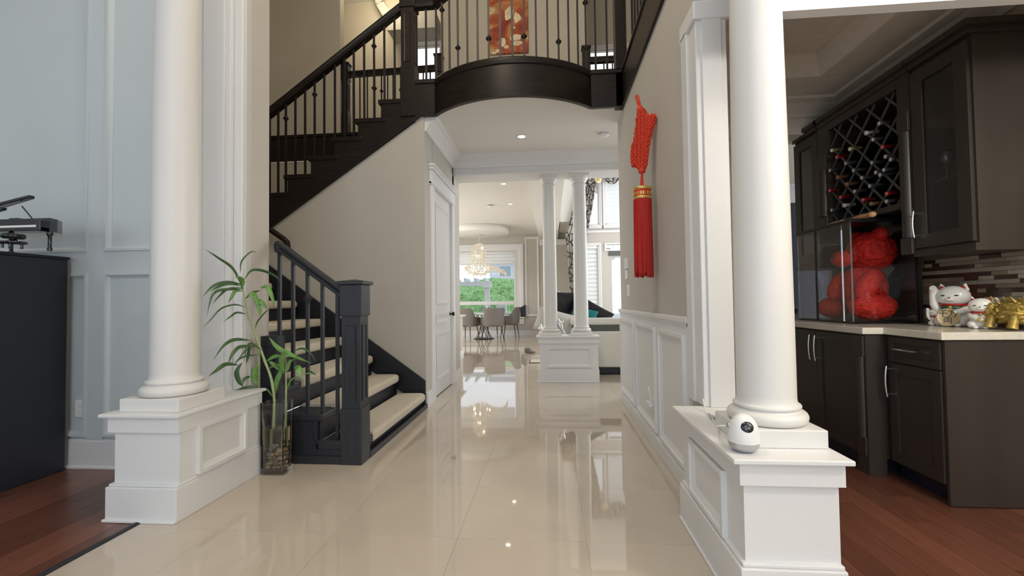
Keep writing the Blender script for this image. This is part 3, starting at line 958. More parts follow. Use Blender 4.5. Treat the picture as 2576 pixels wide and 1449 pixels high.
# fascia of the landing edge over the right wall
sf = thing('balcony', (.87, 2.5, 3.16), 'dark wood upper floor edge along the top of the wall with the red hanging', 'balcony')
MB().box(.785, .6, 3.155, .952, 4.72, 3.55, .003).box(.772, .6, 3.50, .80, 4.72, 3.53).box(.776, .6, 3.15, .80, 4.72, 3.185).build('fascia', 'espresso', sf)
rs = thing('stair_railing', (.87, 2.5, 3.55), 'dark railing on the upper floor edge over the hall wall', 'railing')
rail(rs, [(.87, 4.7, 4.46), (.87, .7, 4.46)], 'espresso', 1.25)
for i in range(28):
    baluster(rs, .87, 4.58 - i * .14, Z2, 4.40)

# far edge of the stair well with its guard
fe = thing('balcony', (-3, 6.1, 3.17), 'dark wood landing edge behind the upper stair flight', 'balcony')
MB().box(-4.9, 6.118, 3.18, -1.36, 6.15, 3.56, .003).box(-4.9, 6.10, 3.515, -1.36, 6.12, 3.545).build('fascia', 'espresso', fe)
fr = thing('stair_railing', (-2.2, 6.15, 3.55), 'low dark railing with two small capped posts behind the upper stair flight', 'railing')
newel(fr, -2.905, 6.20, 3.55, 3.85, 4.34, 4.60, .092, 'espresso')
newel(fr, -1.515, 6.12, 3.55, 3.85, 4.34, 4.60, .092, 'espresso')
rail(fr, [(-2.86, 6.18, 4.46), (-1.56, 6.14, 4.46)], 'espresso', 1.0)
for i, x in enumerate([-2.78, -2.68, -2.57, -2.46, -2.36, -2.27, -2.19, -2.08, -1.97, -1.86, -1.75, -1.65]):
    baluster(fr, x, 6.16, 3.55, 4.40, [4.15] if i in (4, 7) else (), .016)
fr2 = thing('stair_railing', (.9, 6.15, 3.55), 'short dark railing with one capped post at the far end of the balcony', 'railing')
newel(fr2, .535, 6.12, 3.55, 3.85, 4.34, 4.585, .092, 'espresso')
rail(fr2, [(.58, 6.14, 4.44), (1.9, 6.14, 4.44)], 'espresso', 1.0)
for i in range(11):
    baluster(fr2, .66 + i * .115, 6.14, 3.55, 4.38, (), .016)
# painting upstairs
pa = thing('painting', (-.53, 6.17, 4.6), 'tall red and cream abstract canvas on the upstairs wall behind the balcony', 'painting')
px0, px1 = aty(1232, 100, 6.17).x, aty(1329, 100, 6.17).x
pz = aty(1280, 135, 6.17).z
MB().box(px0, 6.15, pz, px1, 6.19, pz + 1.5, .003).build('canvas', 'painting', pa)
rb = random.Random(4)
for (px, py, w, h) in ((1265, 106, 9, 13), (1297, 95, 14, 8), (1301, 108, 15, 6), (1274, 118, 7, 5), (1322, 96, 6, 3), (1255, 128, 8, 5), (1280, 35, 12, 18), (1300, 45, 10, 14), (1292, 70, 5, 3), (1243, 133, 6, 3)):
    c = aty(px, py, 6.15)
    k = 6.15 / FPX
    bl_ = MB()
    ring = []
    for j in range(14):
        q = 2 * PI * j / 14
        rr = 1 + .22 * rb.uniform(-1, 1)
        ring.append((c.x + math.cos(q) * w * k * rr, c.z + math.sin(q) * h * k * rr))
    bl_.prism(ring, 'y', 6.147, 6.152)
    bl_.build('paint_stroke', 'blob', pa)
# ================================================================== BAR WALL
def handle(root, p, axis, ln, out, name='handle', mt='chrome'):
    """bowed bar pull: p centre on the door face, axis 'z' or 'y', standing out towards -x"""
    pts = []
    for i in range(9):
        u = -1 + 2 * i / 8
        q = Vector(p) + Vector((-out * (1 - .25 * u * u), 0, 0))
        if axis == 'z': q.z += u * ln / 2
        else: q.y += u * ln / 2
        pts.append(q)
    mb = MB().tube(pts, .0065, 8)
    for u in (-.82, .82):
        q = Vector(p)
        if axis == 'z': q.z += u * ln / 2
        else: q.y += u * ln / 2
        mb.tube([q + Vector((-out * .83, 0, 0)), q], .005, 8)
    return mb.build(name, mt, root)


def shaker(root, name, x, y0, y1, z0, z1, rail=.06, glass=False, mt='cabinet'):
    """shaker front facing -x, front face at x"""
    mb = MB()
    mb.box(x, y0, z0, x + .02, y0 + rail, z1).box(x, y1 - rail, z0, x + .02, y1, z1).box(x, y0 + rail, z0, x + .02, y1 - rail, z0 + rail).box(x, y0 + rail, z1 - rail, x + .02, y1 - rail, z1)
    d = mb.build(name, mt, root)
    if glass:
        B(x + .010, y0 + rail, z0 + rail, x + .014, y1 - rail, z1 - rail).build('pane', 'glass', d)
    else:
        B(x + .009, y0 + rail, z0 + rail, x + .016, y1 - rail, z1 - rail).build('panel', mt, d)
    return d


def half_col(root, x, y0, y1, z0, z1, mt='cabinet', name='turned_column'):
    yc = (y0 + y1) / 2
    w = (y1 - y0)
    MB().box(x - .012, y0, z0, x + .03, y1, z0 + .11, .003).box(x - .012, y0, z1 - .13, x + .03, y1, z1, .003).tube([(x + .012, yc, z0 + .11), (x + .012, yc, z1 - .13)], w * .38, 14).tube([(x + .014, yc - w * .36, z0 + .11), (x + .014, yc - w * .36, z1 - .13)], w * .10, 8).tube([(x + .014, yc + w * .36, z0 + .11), (x + .014, yc + w * .36, z1 - .13)], w * .10, 8).build(name, mt, root)


XW = 2.70
# --- base cabinets
c1 = thing('base_cabinet', (2.4, 2.83, 0), 'dark base cabinet with one drawer over a door at the near end of the bar', 'cabinet')
B(2.115, 2.625, .10, XW, 3.045, .885).build('body', 'cabinet', c1)
B(2.105, 2.61, .005, XW, 2.627, .885).build('end_panel', 'cabinet', c1)
B(2.17, 2.627, 0, XW, 3.045, .10).build('toe_kick', 'navy', c1)
dr = shaker(c1, 'drawer', 2.094, 2.632, 3.0, .725, .875, .035)
handle(dr, (2.094, 2.845, .805), 'y', .17, .032)
dd = shaker(c1, 'door', 2.094, 2.632, 3.0, .115, .715, .06)
handle(dd, (2.094, 2.985, .60), 'z', .19, .035)
c2 = thing('base_cabinet', (2.35, 3.6, 0), 'dark base cabinet with paired doors and corner posts in the middle of the bar', 'cabinet')
B(2.02, 3.05, .10, XW, 4.16, .885).build('body', 'cabinet', c2)
B(2.06, 3.13, 0, XW, 4.08, .10).build('toe_kick', 'navy', c2)
for y0 in (3.04, 4.06):
    MB().box(1.985, y0, 0, 2.09, y0 + .105, .885).build('corner_post', 'cabinet', c2)
    half_col(c2, 1.985, y0 + .01, y0 + .095, .12, .875, name='post_column')
for y0, y1, hy in ((3.15, 3.595, 3.565), (3.60, 4.05, 3.635)):
    d_ = shaker(c2, 'door', 1.998, y0, y1, .115, .872, .06)
    handle(d_, (1.998, hy, .745), 'z', .19, .035)
c3 = thing('base_cabinet', (2.4, 4.35, 0), 'dark base cabinet at the far end of the bar, mostly behind the white column', 'cabinet')
B(2.115, 4.165, 0, XW, 4.54, .885).build('body', 'cabinet', c3)
shaker(c3, 'door', 2.094, 4.175, 4.53, .115, .872, .06)
# --- countertop
ct = [(2.08, 2.595), (2.08, 3.02), (1.965, 3.03), (1.965, 4.17), (2.08, 4.18), (2.08, 4.56), (XW, 4.56), (XW, 2.595)]
o = MB().prism(ct, 'z', .888, .93).build('countertop', 'quartz', bevel=.004)
tag(o, 'cream stone countertop with a stepped front along the bar cabinets', 'countertop')

# --- upper cabinets
XU = 2.36
def upper_side(label, y0, y1, dy0, dy1):
    t = thing('wall_cabinet', (2.53, (y0 + y1) / 2, 1.40), label, 'cabinet')
    MB().box(XU + .02, y0, 1.42, XW, y0 + .018, 2.64).box(XU + .02, y1 - .018, 1.42, XW, y1, 2.64).box(XU + .022, y0 + .018, 2.58, XW, y1 - .018, 2.638).box(XU + .022, y0 + .018, 1.422, XW, y1 - .018, 1.44).build('body', 'cabinet', t)
    B(XW - .012, y0 + .018, 1.44, XW - .002, y1 - .018, 2.58).build('back_panel', 'cabinside', t)
    MB().box(XU - .008, y0 - .008, 1.378, XW, y1, 1.40).box(XU, y0, 1.40, XW, y1, 1.42).build('light_rail', 'cabinet', t)
    MB().box(XU - .01, y0 - .01, 2.60, XW, y1, 2.642).box(XU - .03, y0 - .03, 2.64, XW, y1, 2.675).build('cornice', 'cabinet', t)
    shaker(t, 'glass_door', XU, dy0, dy1, 1.432, 2.575, .085, True)
    for z in (1.835, 2.20):
        B(XU + .04, y0 + .02, z, XW - .02, y1 - .02, z + .008).build('glass_shelf', 'glass', t)
    return t
u1 = upper_side('dark wall cabinet with a glass door at the near end of the bar', 2.70, 3.115, 2.715, 3.112)
handle([c for c in u1.children if c.name.startswith('glass_door')][0], (XU, 3.085, 1.585), 'z', .17, .035)
u3 = upper_side('dark wall cabinet with a glass door at the far end, past the wine rack', 4.135, 4.52, 4.14, 4.515)
wrk = thing('wine_rack_cabinet', (2.53, 3.6, 1.70), 'dark middle wall cabinet with a diagonal lattice wine rack', 'cabinet')
RY0, RY1, RZ0, RZ1 = 3.225, 3.99, 1.755, 2.535
MB().box(XU, 3.12, RZ1, XW, 4.132, 2.64).box(XU, 3.12, 1.70, XW, RY0, RZ1).box(XU, RY1, 1.70, XW, 4.132, RZ1).box(XU, RY0, 1.715, XW, RY1, RZ0).build('body', 'cabinet', wrk)
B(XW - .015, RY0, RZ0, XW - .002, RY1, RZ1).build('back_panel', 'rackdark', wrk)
MB().box(XU - .01, 3.12, 2.60, XU + .1, 4.132, 2.64).box(XU - .03, 3.12, 2.64, XW, 4.132, 2.675).build('cornice', 'cabinet', wrk)
for y0, y1 in ((3.12, 3.215), (4.0, 4.13)):
    zb_ = 1.40 if y0 < 3.5 else 1.705
    half_col(wrk, XU - .005, y0, y1, zb_, 2.34)
    B(XU + .02, y0, zb_, XW, y1, 1.72).build('column_backing', 'cabinet', wrk)
SP = .192
def lat(c, sg):
    # line z - RZ0 = sg*(y - RY0) + c clipped to the opening
    pts = []
    for y in (RY0, RY1):
        z = RZ0 + sg * (y - RY0) + c
        if RZ0 <= z <= RZ1: pts.append((y, z))
    for z in (RZ0, RZ1):
        y = RY0 + sg * (z - RZ0 - c)
        if RY0 < y < RY1: pts.append((y, z))
    if len(pts) < 2: return
    pts.sort()
    (ya, za), (yb, zb) = pts[0], pts[-1]
    l = math.hypot(yb - ya, zb - za)
    if l < .05: return
    nx, nz = -(zb - za) / l * .006, (yb - ya) / l * .006
    off = .0 if sg > 0 else .008
    MB().prism([(ya - nx, za - nz), (yb - nx, zb - nz), (yb + nx, zb + nz), (ya + nx, za + nz)], 'x', XU + .02 + off, XU + .03 + off).build('lattice_slat', 'slat', wrk)
for i in range(-5, 9):
    lat(i * SP + .07, 1)
    lat(i * SP + .07, -1)

# --- wine bottles in the lattice
bots = [(640, 388, 'foilblack'), (495, 490, 'foilwhite'), (575, 560, 'foilblack'), (675, 640, 'foilred'), (130, 677, 'foilgold'), (325, 662, 'foilgold'), (187, 748, 'foilred'), (283, 815, 'foilblack'), (366, 890, 'foilblack'), (563, 808, 'foilblack'), (692, 885, 'foilblack'), (190, 967, 'foilbrown'), (285, 1040, 'foilbrown'), (455, 970, 'foilblack'), (540, 1057, 'foilblack'), (378, 1115, 'foilblack'), (110, 1108, 'foilred'), (228, 1178, 'foilred'), (468, 1207, 'foilred'), (722, 1140, 'foilred'), (260, 1267, 'foilwhite'), (550, 1250, 'foilbrown'), (132, 1318, 'foilblack'), (708, 742, 'foilblack'), (765, 772, 'foilblack'), (605, 912, 'foilblack'), (650, 938, 'foilblack'), (113, 890, 'foilblack'), (720, 1222, 'foilblack')]
words = {'foilblack': 'black-capped', 'foilwhite': 'white-capped', 'foilred': 'red-capped', 'foilgold': 'pale-gold-capped', 'foilbrown': 'brown-capped'}
proto = {}
rows = sorted(range(len(bots)), key=lambda i: bots[i][1])
rank = {}
for i in rows:
    rank.setdefault(bots[i][2], []).append(i)
ordn = ['first', 'second', 'third', 'fourth', 'fifth', 'sixth', 'seventh', 'eighth', 'ninth', 'tenth', 'eleventh', 'twelfth', 'thirteenth', 'fourteenth', 'fifteenth', 'sixteenth', 'seventeenth', 'eighteenth']
for i, (X, Y, f) in enumerate(bots):
    p = atx(2060 + X / 4.2625, 220 + Y / 4.2625, XU - .012)
    if f not in proto:
        t = thing('wine_bottle', p, None, 'bottle', 'wine bottles in the lattice rack')
        MB().lathe([(.0125, .075), (.0135, .10), (.030, .135), (.037, .16), (.037, .29), (.034, .296), (0, .296)], p, 14, axis=(1, 0, .10)).build('bottle_body', 'darkfoil', t)
        MB().lathe([(0, 0), (.0155, 0), (.0165, .003), (.0165, .014), (.0145, .016), (.0140, .09), (.013, .09)], p, 14, axis=(1, 0, .10)).build('foil_capsule', f, t)
        MB().lathe([(0, -.0012), (.0130, -.0010), (.0145, .0006), (0, .0006)], p, 14, axis=(1, 0, .10)).build('cap_top', {'foilred': 'captopred', 'foilbrown': 'foilbrown', 'foilgold': 'ivory'}.get(f, 'captop'), t)
        proto[f] = t
    else:
        t = copy_tree(proto[f])
        t.location = p
    k = rank[f].index(i)
    t['label'] = '%s wine bottle in the lattice rack, %s of its colour from the top' % (words[f], ordn[k])

# --- mosaic backsplash
ms = struct('wall_backsplash', B(XW - .006, 2.595, .93, XW - .001, 4.55, 1.71), 'mosgrout')
r = random.Random(11)
rh = .0262
k = 0
n_t = 0
z = .932
while z < 1.376:
    y = 2.60 - r.random() * .1
    while y < 3.50:
        ln = r.choice((.06, .10, .14, .20, .26))
        m_ = r.choices(('mosA', 'mosB', 'mosC'), (.45, .3, .25))[0]
        a, b = max(y, 2.597), min(y + ln, 3.50)
        if b - a > .008:
            piece('tile', m_, ms, XW - .011 - .001 * r.random(), a + .001, z + .001, XW - .004, b - .001, z + rh - .001)
            n_t += 1
        y += ln
    z += rh

# --- glassware in the near cabinet
def wineglass(label, p, sc=1.0, group=None, src=None):
    if src is None:
        t = thing('wine_glass', p, label, 'glass', group)
        MB().lathe([(0, 0), (.033 * sc, .001), (.033 * sc, .004), (.006 * sc, .010), (.004 * sc, .07 * sc), (.012 * sc, .085 * sc), (.034 * sc, .115 * sc), (.038 * sc, .14 * sc), (.032 * sc, .18 * sc), (.030 * sc, .18 * sc), (.036 * sc, .14 * sc), (.032 * sc, .117 * sc), (0, .09 * sc)], p, 14).build('bowl', 'glass', t)
        return t
    t = copy_tree(src)
    t.location = p
    t['label'] = label
    return t
g0 = wineglass('stemmed glass on the upper glass shelf, beside the far edge of the cabinet door', (2.46, 2.985, 1.843), 1.0, 'stemware in the glass cabinet')
wineglass('stemmed glass on the upper glass shelf, in the middle of the cabinet door', (2.50, 2.905, 1.843), src=g0)
wineglass('stemmed glass on the upper glass shelf, near the cabinet end panel', (2.46, 2.835, 1.843), src=g0)
tea = thing('teapot', (2.56, 2.87, 1.843), 'silver teapot behind the stemmed glasses in the cabinet', 'teapot')
MB().lathe([(0, 0), (.04, 0), (.045, .01), (.065, .05), (.068, .08), (.05, .115), (.03, .125), (0, .125)], (2.56, 2.87, 1.843), 20).build('body', 'silver', tea)
MB().lathe([(.03, 0), (.032, .006), (.02, .02), (.006, .026), (.010, .035), (0, .042)], (2.56, 2.87, 1.968), 16).build('lid', 'silver', tea)
MB().tube([(2.56, 2.93, 1.89), (2.56, 2.965, 1.92), (2.56, 2.975, 1.96)], [.014, .010, .007], 10).build('spout', 'silver', tea)
MB().tube([(2.56, 2.805, 1.95), (2.56, 2.775, 1.945), (2.56, 2.77, 1.91), (2.56, 2.80, 1.88)], .006, 8).build('handle', 'silver', tea)
for i, (y, x, lb) in enumerate(((2.86, 2.46, 'gold rimmed cup on the bottom of the glass cabinet, nearer the end panel'), (2.93, 2.46, 'small pale cup on the bottom of the glass cabinet, beside the gold cup'), (2.99, 2.48, 'small pale cup on the bottom of the glass cabinet, by the door handle'))):
    t = thing('cup', (x, y, 1.441), lb, 'cup', 'cups in the glass cabinet')
    MB().lathe([(0, 0), (.022, 0), (.03, .02), (.034, .06), (.032, .06), (.028, .022), (0, .006)], (x, y, 1.441), 16).build('bowl', 'goldglaze' if i == 0 else 'ivory', t)
    MB().tube([(x, y + .03, 1.49), (x, y + .052, 1.485), (x, y + .05, 1.462), (x, y + .027, 1.46)], .004, 8).build('handle', 'goldglaze' if i == 0 else 'ivory', t)
t = thing('wine_glass', (2.45, 4.30, 1.843), 'stemmed glass on a shelf in the far glass cabinet', 'glass')
MB().lathe([(0, 0), (.033, .001), (.033, .004), (.006, .010), (.004, .07), (.012, .085), (.034, .115), (.038, .14), (.032, .18), (.030, .18), (.036, .14), (.032, .117), (0, .09)], (2.45, 4.30, 1.843), 14).build('bowl', 'glass', t)

# --- display case with rose bear
cx0, cx1, cy0, cy1, cz0, cz1 = 2.165, 2.60, 3.43, 4.125, .931, 1.690
dc = thing('display_case', ((cx0 + cx1) / 2, (cy0 + cy1) / 2, cz0), 'clear display case with a black lid holding the red bear', 'display case')
B(cx0 - .004, cy0 - .004, cz0, cx1 + .004, cy1 + .004, cz0 + .014).build('base', 'black', dc)
MB().box(cx0 - .006, cy0 - .006, cz1 - .026, cx1 + .006, cy1 + .006, cz1, .003).build('lid', 'black', dc)
th = .0025
for a in ((cx0, cy0, cx0 + th, cy1), (cx1 - th, cy0, cx1, cy1), (cx0 + th, cy0, cx1 - th, cy0 + th), (cx0 + th, cy1 - th, cx1 - th, cy1)):
    B(a[0], a[1], cz0 + .014, a[2], a[3], cz1 - .026).build('glass_panel', 'glass', dc)
for x, y in ((cx1, cy0), (cx0, 3.86)):
    B(x - .006, y - .006, cz0 + .014, x + .006, y + .006, cz1 - .026).build('corner_strip', 'black', dc)
for x, y in ((cx0, cy0), (cx0, cy1), (cx0, cy0 + .10)):
    B(x - .004, y - .004, cz0 + .014, x + .004, y + .004, cz1 - .026).build('corner_strip', 'glass', dc)


def rosefn(seed, amp, dens):
    def fn(d):
        v = noise.voronoi(d * dens + Vector((seed, seed * .7, 0)))[0]
        return 1 + amp * (1 - 1.6 * min(.8, v[0]))
    return fn
bear = thing('rose_bear', (2.35, 3.75, cz0 + .014), 'large red teddy bear made of foam roses inside the clear case', 'toy')
bx, by, bz = 2.415, 3.71, cz0 + .016
def blob(name, c, r, seed, dens, sub=5, amp=.07, mtx=None):
    return MB().ico(c, r, sub, rosefn(seed, amp * 1.2, dens), True, mtx).build(name, 'rose', bear)
blob('body', (bx + .01, by, bz + .235), (.135, .165, .195), 1, 6)
blob('head', (bx + .035, by - .05, bz + .52), (.140, .175, .150), 2, 6)
blob('snout', (bx - .125, by + .02, bz + .475), (.075, .075, .062), 3, 4, 4)
blob('ear', (bx + .03, by - .165, bz + .640), (.045, .06, .055), 4, 4, 4)
blob('ear', (bx + .03, by + .085, bz + .640), (.045, .06, .055), 5, 4, 4)
rt = Matrix.Rotation(.6, 3, 'Y')
blob('arm', (bx - .06, by - .165, bz + .27), (.075, .065, .13), 6, 5, 4, .07, rt)
blob('arm', (bx - .06, by + .165, bz + .27), (.075, .065, .13), 7, 5, 4, .07, rt)
blob('leg', (bx - .03, by - .150, bz + .105), (.155, .105, .100), 8, 5, 5)
blob('leg', (bx - .07, by + .235, bz + .09), (.125, .09, .085), 9, 5, 5)
MB().ico((bx - .198, by + .02, bz + .49), (.014, .02, .014), 2).build('nose', 'black', bear)
for dy in (-.035, .085):
    MB().ico((bx - .108, by + dy - .02, bz + .555), .012, 2).build('eye', 'black', bear)
# peach stone pieces lying on the case lid
for i, (ax, ay, bx2, by2, lb) in enumerate(((2138, 541, 2192, 530, 'larger peach-coloured stone club lying on the black case lid'), (2078, 553, 2118, 546, 'smaller peach-coloured stone club lying on the black case lid, beside the larger'))):
    a, b = atx(ax, ay, 2.30), atx(bx2, by2, 2.30)
    a.z = b.z = cz1 + .022
    t = thing('stone_club', ((a.x + b.x) / 2, (a.y + b.y) / 2, cz1), lb, 'ornament', 'peach ornaments on the case')
    dd_ = (b - a)
    n = 10
    MB().tube([a + dd_ * (j / (n - 1)) for j in range(n)], [.008, .014, .018, .020, .0215, .022, .021, .019, .018, .014], 12).build('shaft', 'peach', t)
    MB().ico(b + dd_.normalized() * .005, (.024, .030, .022), 3).build('knob', 'peach', t)

# --- lucky cats on the counter
zc = .931
def cat(label, c, s, turn, arm_side, coin=False, base=True):
    """ceramic beckoning cat seated at c (x, y), facing turn (radians from -x)"""
    t = thing('lucky_cat', (c[0], c[1], zc), label, 'figurine', 'lucky cats on the counter')
    R = Matrix.Rotation(turn, 3, 'Z')
    o_ = Vector((c[0], c[1], zc))
    def P(f, l, u): return o_ + R @ Vector((-f * s, l * s, u * s))
    def E(name, f, l, u, rf, rl, ru, m_, sub=3, par=t, fn=None):
        bm_ = MB().ico(P(f, l, u), (rf * s, rl * s, ru * s), sub, fn, True, None)
        # ellipsoid oriented with the cat
        bm_ = MB().ico(P(f, l, u), (rf * s, rl * s, ru * s), sub, fn, True, R)
        return bm_.build(name, m_, par)
    E('body', 0, 0, .40, .34, .40, .42, 'cat', 4)
    E('haunch', .12, .27, .18, .26, .2, .18, 'cat')
    E('haunch', .12, -.27, .18, .26, .2, .18, 'cat')
    E('paw', .36, .16, .06, .12, .10, .065, 'cat')
    E('paw', .36, -.16, .06, .12, .10, .065, 'cat')
    h = E('head', .06, 0, .98, .34, .43, .34, 'cat', 4)
    E('muzzle', .36, 0, .88, .07, .13, .08, 'cat', 2, h)
    for l in (.25, -.25):
        MB().add([P(.02, l - .16, 1.16), P(.02, l + .16, 1.16), P(-.10, l, 1.18), P(.14, l, 1.16), P(.02, l * 1.22, 1.44)], [(0, 3, 4), (3, 1, 4), (1, 2, 4), (2, 0, 4), (0, 2, 1, 3)]).build('ear', 'cat', t, bevel=.02 * s)
        E('inner_ear', .105, l * 1.04, 1.24, .03, .07, .075, 'catred', 2)
        E('eye', .365, l * .62, 1.00, .03, .07, .025, 'ink', 2)
    E('nose', .425, 0, .93, .02, .035, .022, 'catred', 2)
    MB().lathe([(.29, -.03), (.325, 0), (.29, .03)], (0, 0, 0), 24)
    ring = [P(.03 + .30 * math.cos(q), .34 * math.sin(q), .70) for q in [2 * PI * j / 24 for j in range(24)]]
    MB().tube(ring, .035 * s, 8, closed=True).build('collar', 'catred', t)
    E('bell', .36, 0, .62, .06, .06, .06, 'goldglaze', 2)
    a = arm_side
    MB().tube([P(.05, a * .34, .48), P(.12, a * .46, .72), P(.12, a * .47, 1.0), P(.16, a * .45, 1.22), P(.24, a * .44, 1.26)], [.13 * s, .12 * s, .11 * s, .115 * s, .09 * s], 12).build('raised_arm', 'cat', t)
    MB().tube([P(.10, -a * .33, .55), P(.34, -a * .26, .50), P(.42, -a * .10, .46)], [.12 * s, .10 * s, .085 * s], 12).build('lower_arm', 'cat', t)
    if coin:
        c0 = P(.44, .03, .30)
        ax = (R @ Vector((-1, 0, .12))).normalized()
        co = MB().lathe([(0, 0), (.27 * s, 0), (.29 * s, .02 * s), (.29 * s, .05 * s), (.265 * s, .055 * s), (.255 * s, .045 * s), (0, .045 * s)], c0, 28, axis=ax).build('coin', 'coin', t)
        try:
            cu = bpy.data.curves.new('coin_lettering', 'FONT')
            cu.body = '\u5343\u4e07\n\u4e21'
            cu.align_x = 'CENTER'
            cu.align_y = 'CENTER'
            cu.size = .24 * s
            cu.extrude = .004 * s
            cu.space_line = .85
            tmp = bpy.data.objects.new('tmp', cu)
            COL.objects.link(tmp)
            dg = bpy.context.evaluated_depsgraph_get()
            me_ = bpy.data.meshes.new_from_object(tmp.evaluated_get(dg))
            bpy.data.objects.remove(tmp)
            lo_ = bpy.data.objects.new('coin_lettering', me_)
            me_.materials.clear()
            me_.materials.append(M['ink'])
            COL.objects.link(lo_)
            lo_.parent = co
            zz = ax
            up = Vector((0, 0, 1)) - zz * zz.z
            up.normalize()
            rx = up.cross(zz)
            lo_.matrix_basis = Matrix(((rx.x, up.x, zz.x, 0), (rx.y, up.y, zz.y, 0), (rx.z, up.z, zz.z, 0), (0, 0, 0, 1)))
            lo_.location = c0 + ax * .046 * s - wl(co)
        except Exception as ex:
            print('font', ex)
        E('bib', .22, 0, .60, .16, .28, .14, 'green', 3)
    else:
        c0 = P(.40, .0, .38)
        ax = (R @ Vector((-1, 0, .1))).normalized()
        MB().lathe([(0, 0), (.11 * s, 0), (.12 * s, .02 * s), (.11 * s, .045 * s), (0, .045 * s)], c0, 18, axis=ax).build('coin', 'coin', t)
    return t
tw = -.72
cat('largest white lucky cat, raised paw by the backsplash and a gold coin with black characters', (2.565, atx(2402, 819, 2.565).y), .195, .62, 1, True)
cat('middle-sized white lucky cat beside the gold ornament, at the large cat\'s side', (2.525, atx(2472, 821, 2.525).y), .135, .70, -1)
cat('smallest white lucky cat, next to the clear display case', (2.515, atx(2357, 817, 2.515).y), .086, .62, 1)
# --- gold dragon-turtle ornament
GY = atx(2548, 824, 2.575).y
gd = thing('gold_ornament', (2.575, GY, .931), 'knobbly gold dragon turtle ornament at the end of the counter', 'ornament')
def gn(seed):
    def fn(d): return 1 + .30 * noise.noise(d * 3.4 + Vector((seed, 0, 0))) + .22 * noise.noise(d * 8 + Vector((0, seed, 0)))
    return fn
MB().ico((2.575, GY - .03, 1.02), (.085, .12, .055), 4, gn(2)).build('shell', 'goldglaze', gd)
MB().ico((2.545, GY + .075, 1.045), (.05, .055, .040), 4, gn(5)).build('head', 'goldglaze', gd)
MB().ico((2.575, GY - .04, 1.065), (.06, .08, .035), 4, gn(9)).build('back_ridge', 'goldglaze', gd)
for x, y in ((2.515, GY + .05), (2.515, GY - .08), (2.63, GY + .05), (2.63, GY - .08)):
    MB().tube([(x, y, 1.01), (x - .012, y, .965), (x - .018, y, .942)], [.026, .020, .024], 10).build('foot', 'goldglaze', gd)
for q in range(9):
    a = Vector((2.56 - .010 * (q % 3), GY + .09 - .03 * q, 1.075 + .008 * (q % 2)))
    MB().tube([a, a + Vector((-.012, .010, .022)), a + Vector((-.004, .028, .036))], [.010, .008, .002], 6).build('horn', 'goldglaze', gd)
for q in range(16):
    a = 2 * PI * q / 16
    MB().ico((2.575 + .080 * math.cos(a), GY - .03 + .11 * math.sin(a), 1.005 + .02 * (q % 2)), (.018, .02, .014), 2).build('scale', 'goldglaze', gd)
rg_ = random.Random(6)
mbk = MB()
for q in range(46):
    a, b = rg_.uniform(0, 2 * PI), rg_.uniform(.1, 1.3)
    c_ = Vector((2.575 + .085 * math.cos(a) * math.cos(b), GY - .02 + .12 * math.sin(a) * math.cos(b), 1.02 + .06 * math.sin(b)))
    mbk.tube([c_, c_ + Vector((rg_.uniform(-.012, .006), rg_.uniform(-.012, .012), rg_.uniform(.006, .02)))], [rg_.uniform(.008, .014), .003], 6)
tag(mbk.build('knobs', 'goldglaze', gd), kind='stuff')
# ================================================================== BAMBOO IN THE GLASS VASE
def zx(X, Y): return 500 + X / 2.497, 620 + Y / 2.497
VX0, VX1, VY0, VY1 = -1.925, -1.765, 2.84, 2.962
vs_ = thing('glass_vase', (-1.845, 2.92, 0), 'tall square glass vase of amber water beside the stair newel', 'vase')
H_ = .475
mb = MB()
def ringv(ix, z): return [(VX0 + ix, VY0 + ix, z), (VX1 - ix, VY0 + ix, z), (VX1 - ix, VY1 - ix, z), (VX0 + ix, VY1 - ix, z)]
def vase_ring(ix, z, tap):
    t = ix + tap * (1 - 0)
    return ringv(t, z)
rg = [ringv(.006, 0), ringv(0, H_), ringv(.006, H_), ringv(.013, .03)]
vs2 = [p for r_ in rg for p in r_]
fs2 = [(0, 1, 2, 3), (12, 13, 14, 15)]
for i in range(3):
    for j in range(4):
        fs2.append((i * 4 + j, i * 4 + (j + 1) % 4, (i + 1) * 4 + (j + 1) % 4, (i + 1) * 4 + j))
mb.add(vs2, fs2)
mb.build('vase_body', 'glass', vs_)
MB().box(VX0 + .014, VY0 + .014, .032, VX1 - .014, VY1 - .014, .30).build('water', 'water', vs_)
rs_ = random.Random(5)
for i in range(34):
    x = rs_.uniform(VX0 + .033, VX1 - .033)
    y = rs_.uniform(VY0 + .033, VY1 - .033)
    z = .045 + (i // 6) * .027
    sd = rs_.random() * 10
    a = rs_.uniform(.012, .019)
    o = MB().ico((x, y, z), (a * 1.15, a * .95, a * .75), 2, lambda d: 1 + .25 * noise.noise(d * 1.7 + Vector((sd, 0, 0)))).build('pebble', 'stone' if i % 3 else 'stone2')
    tag(o, 'river pebble lying under water in the square glass vase', 'pebble', 'pebbles in the glass vase')

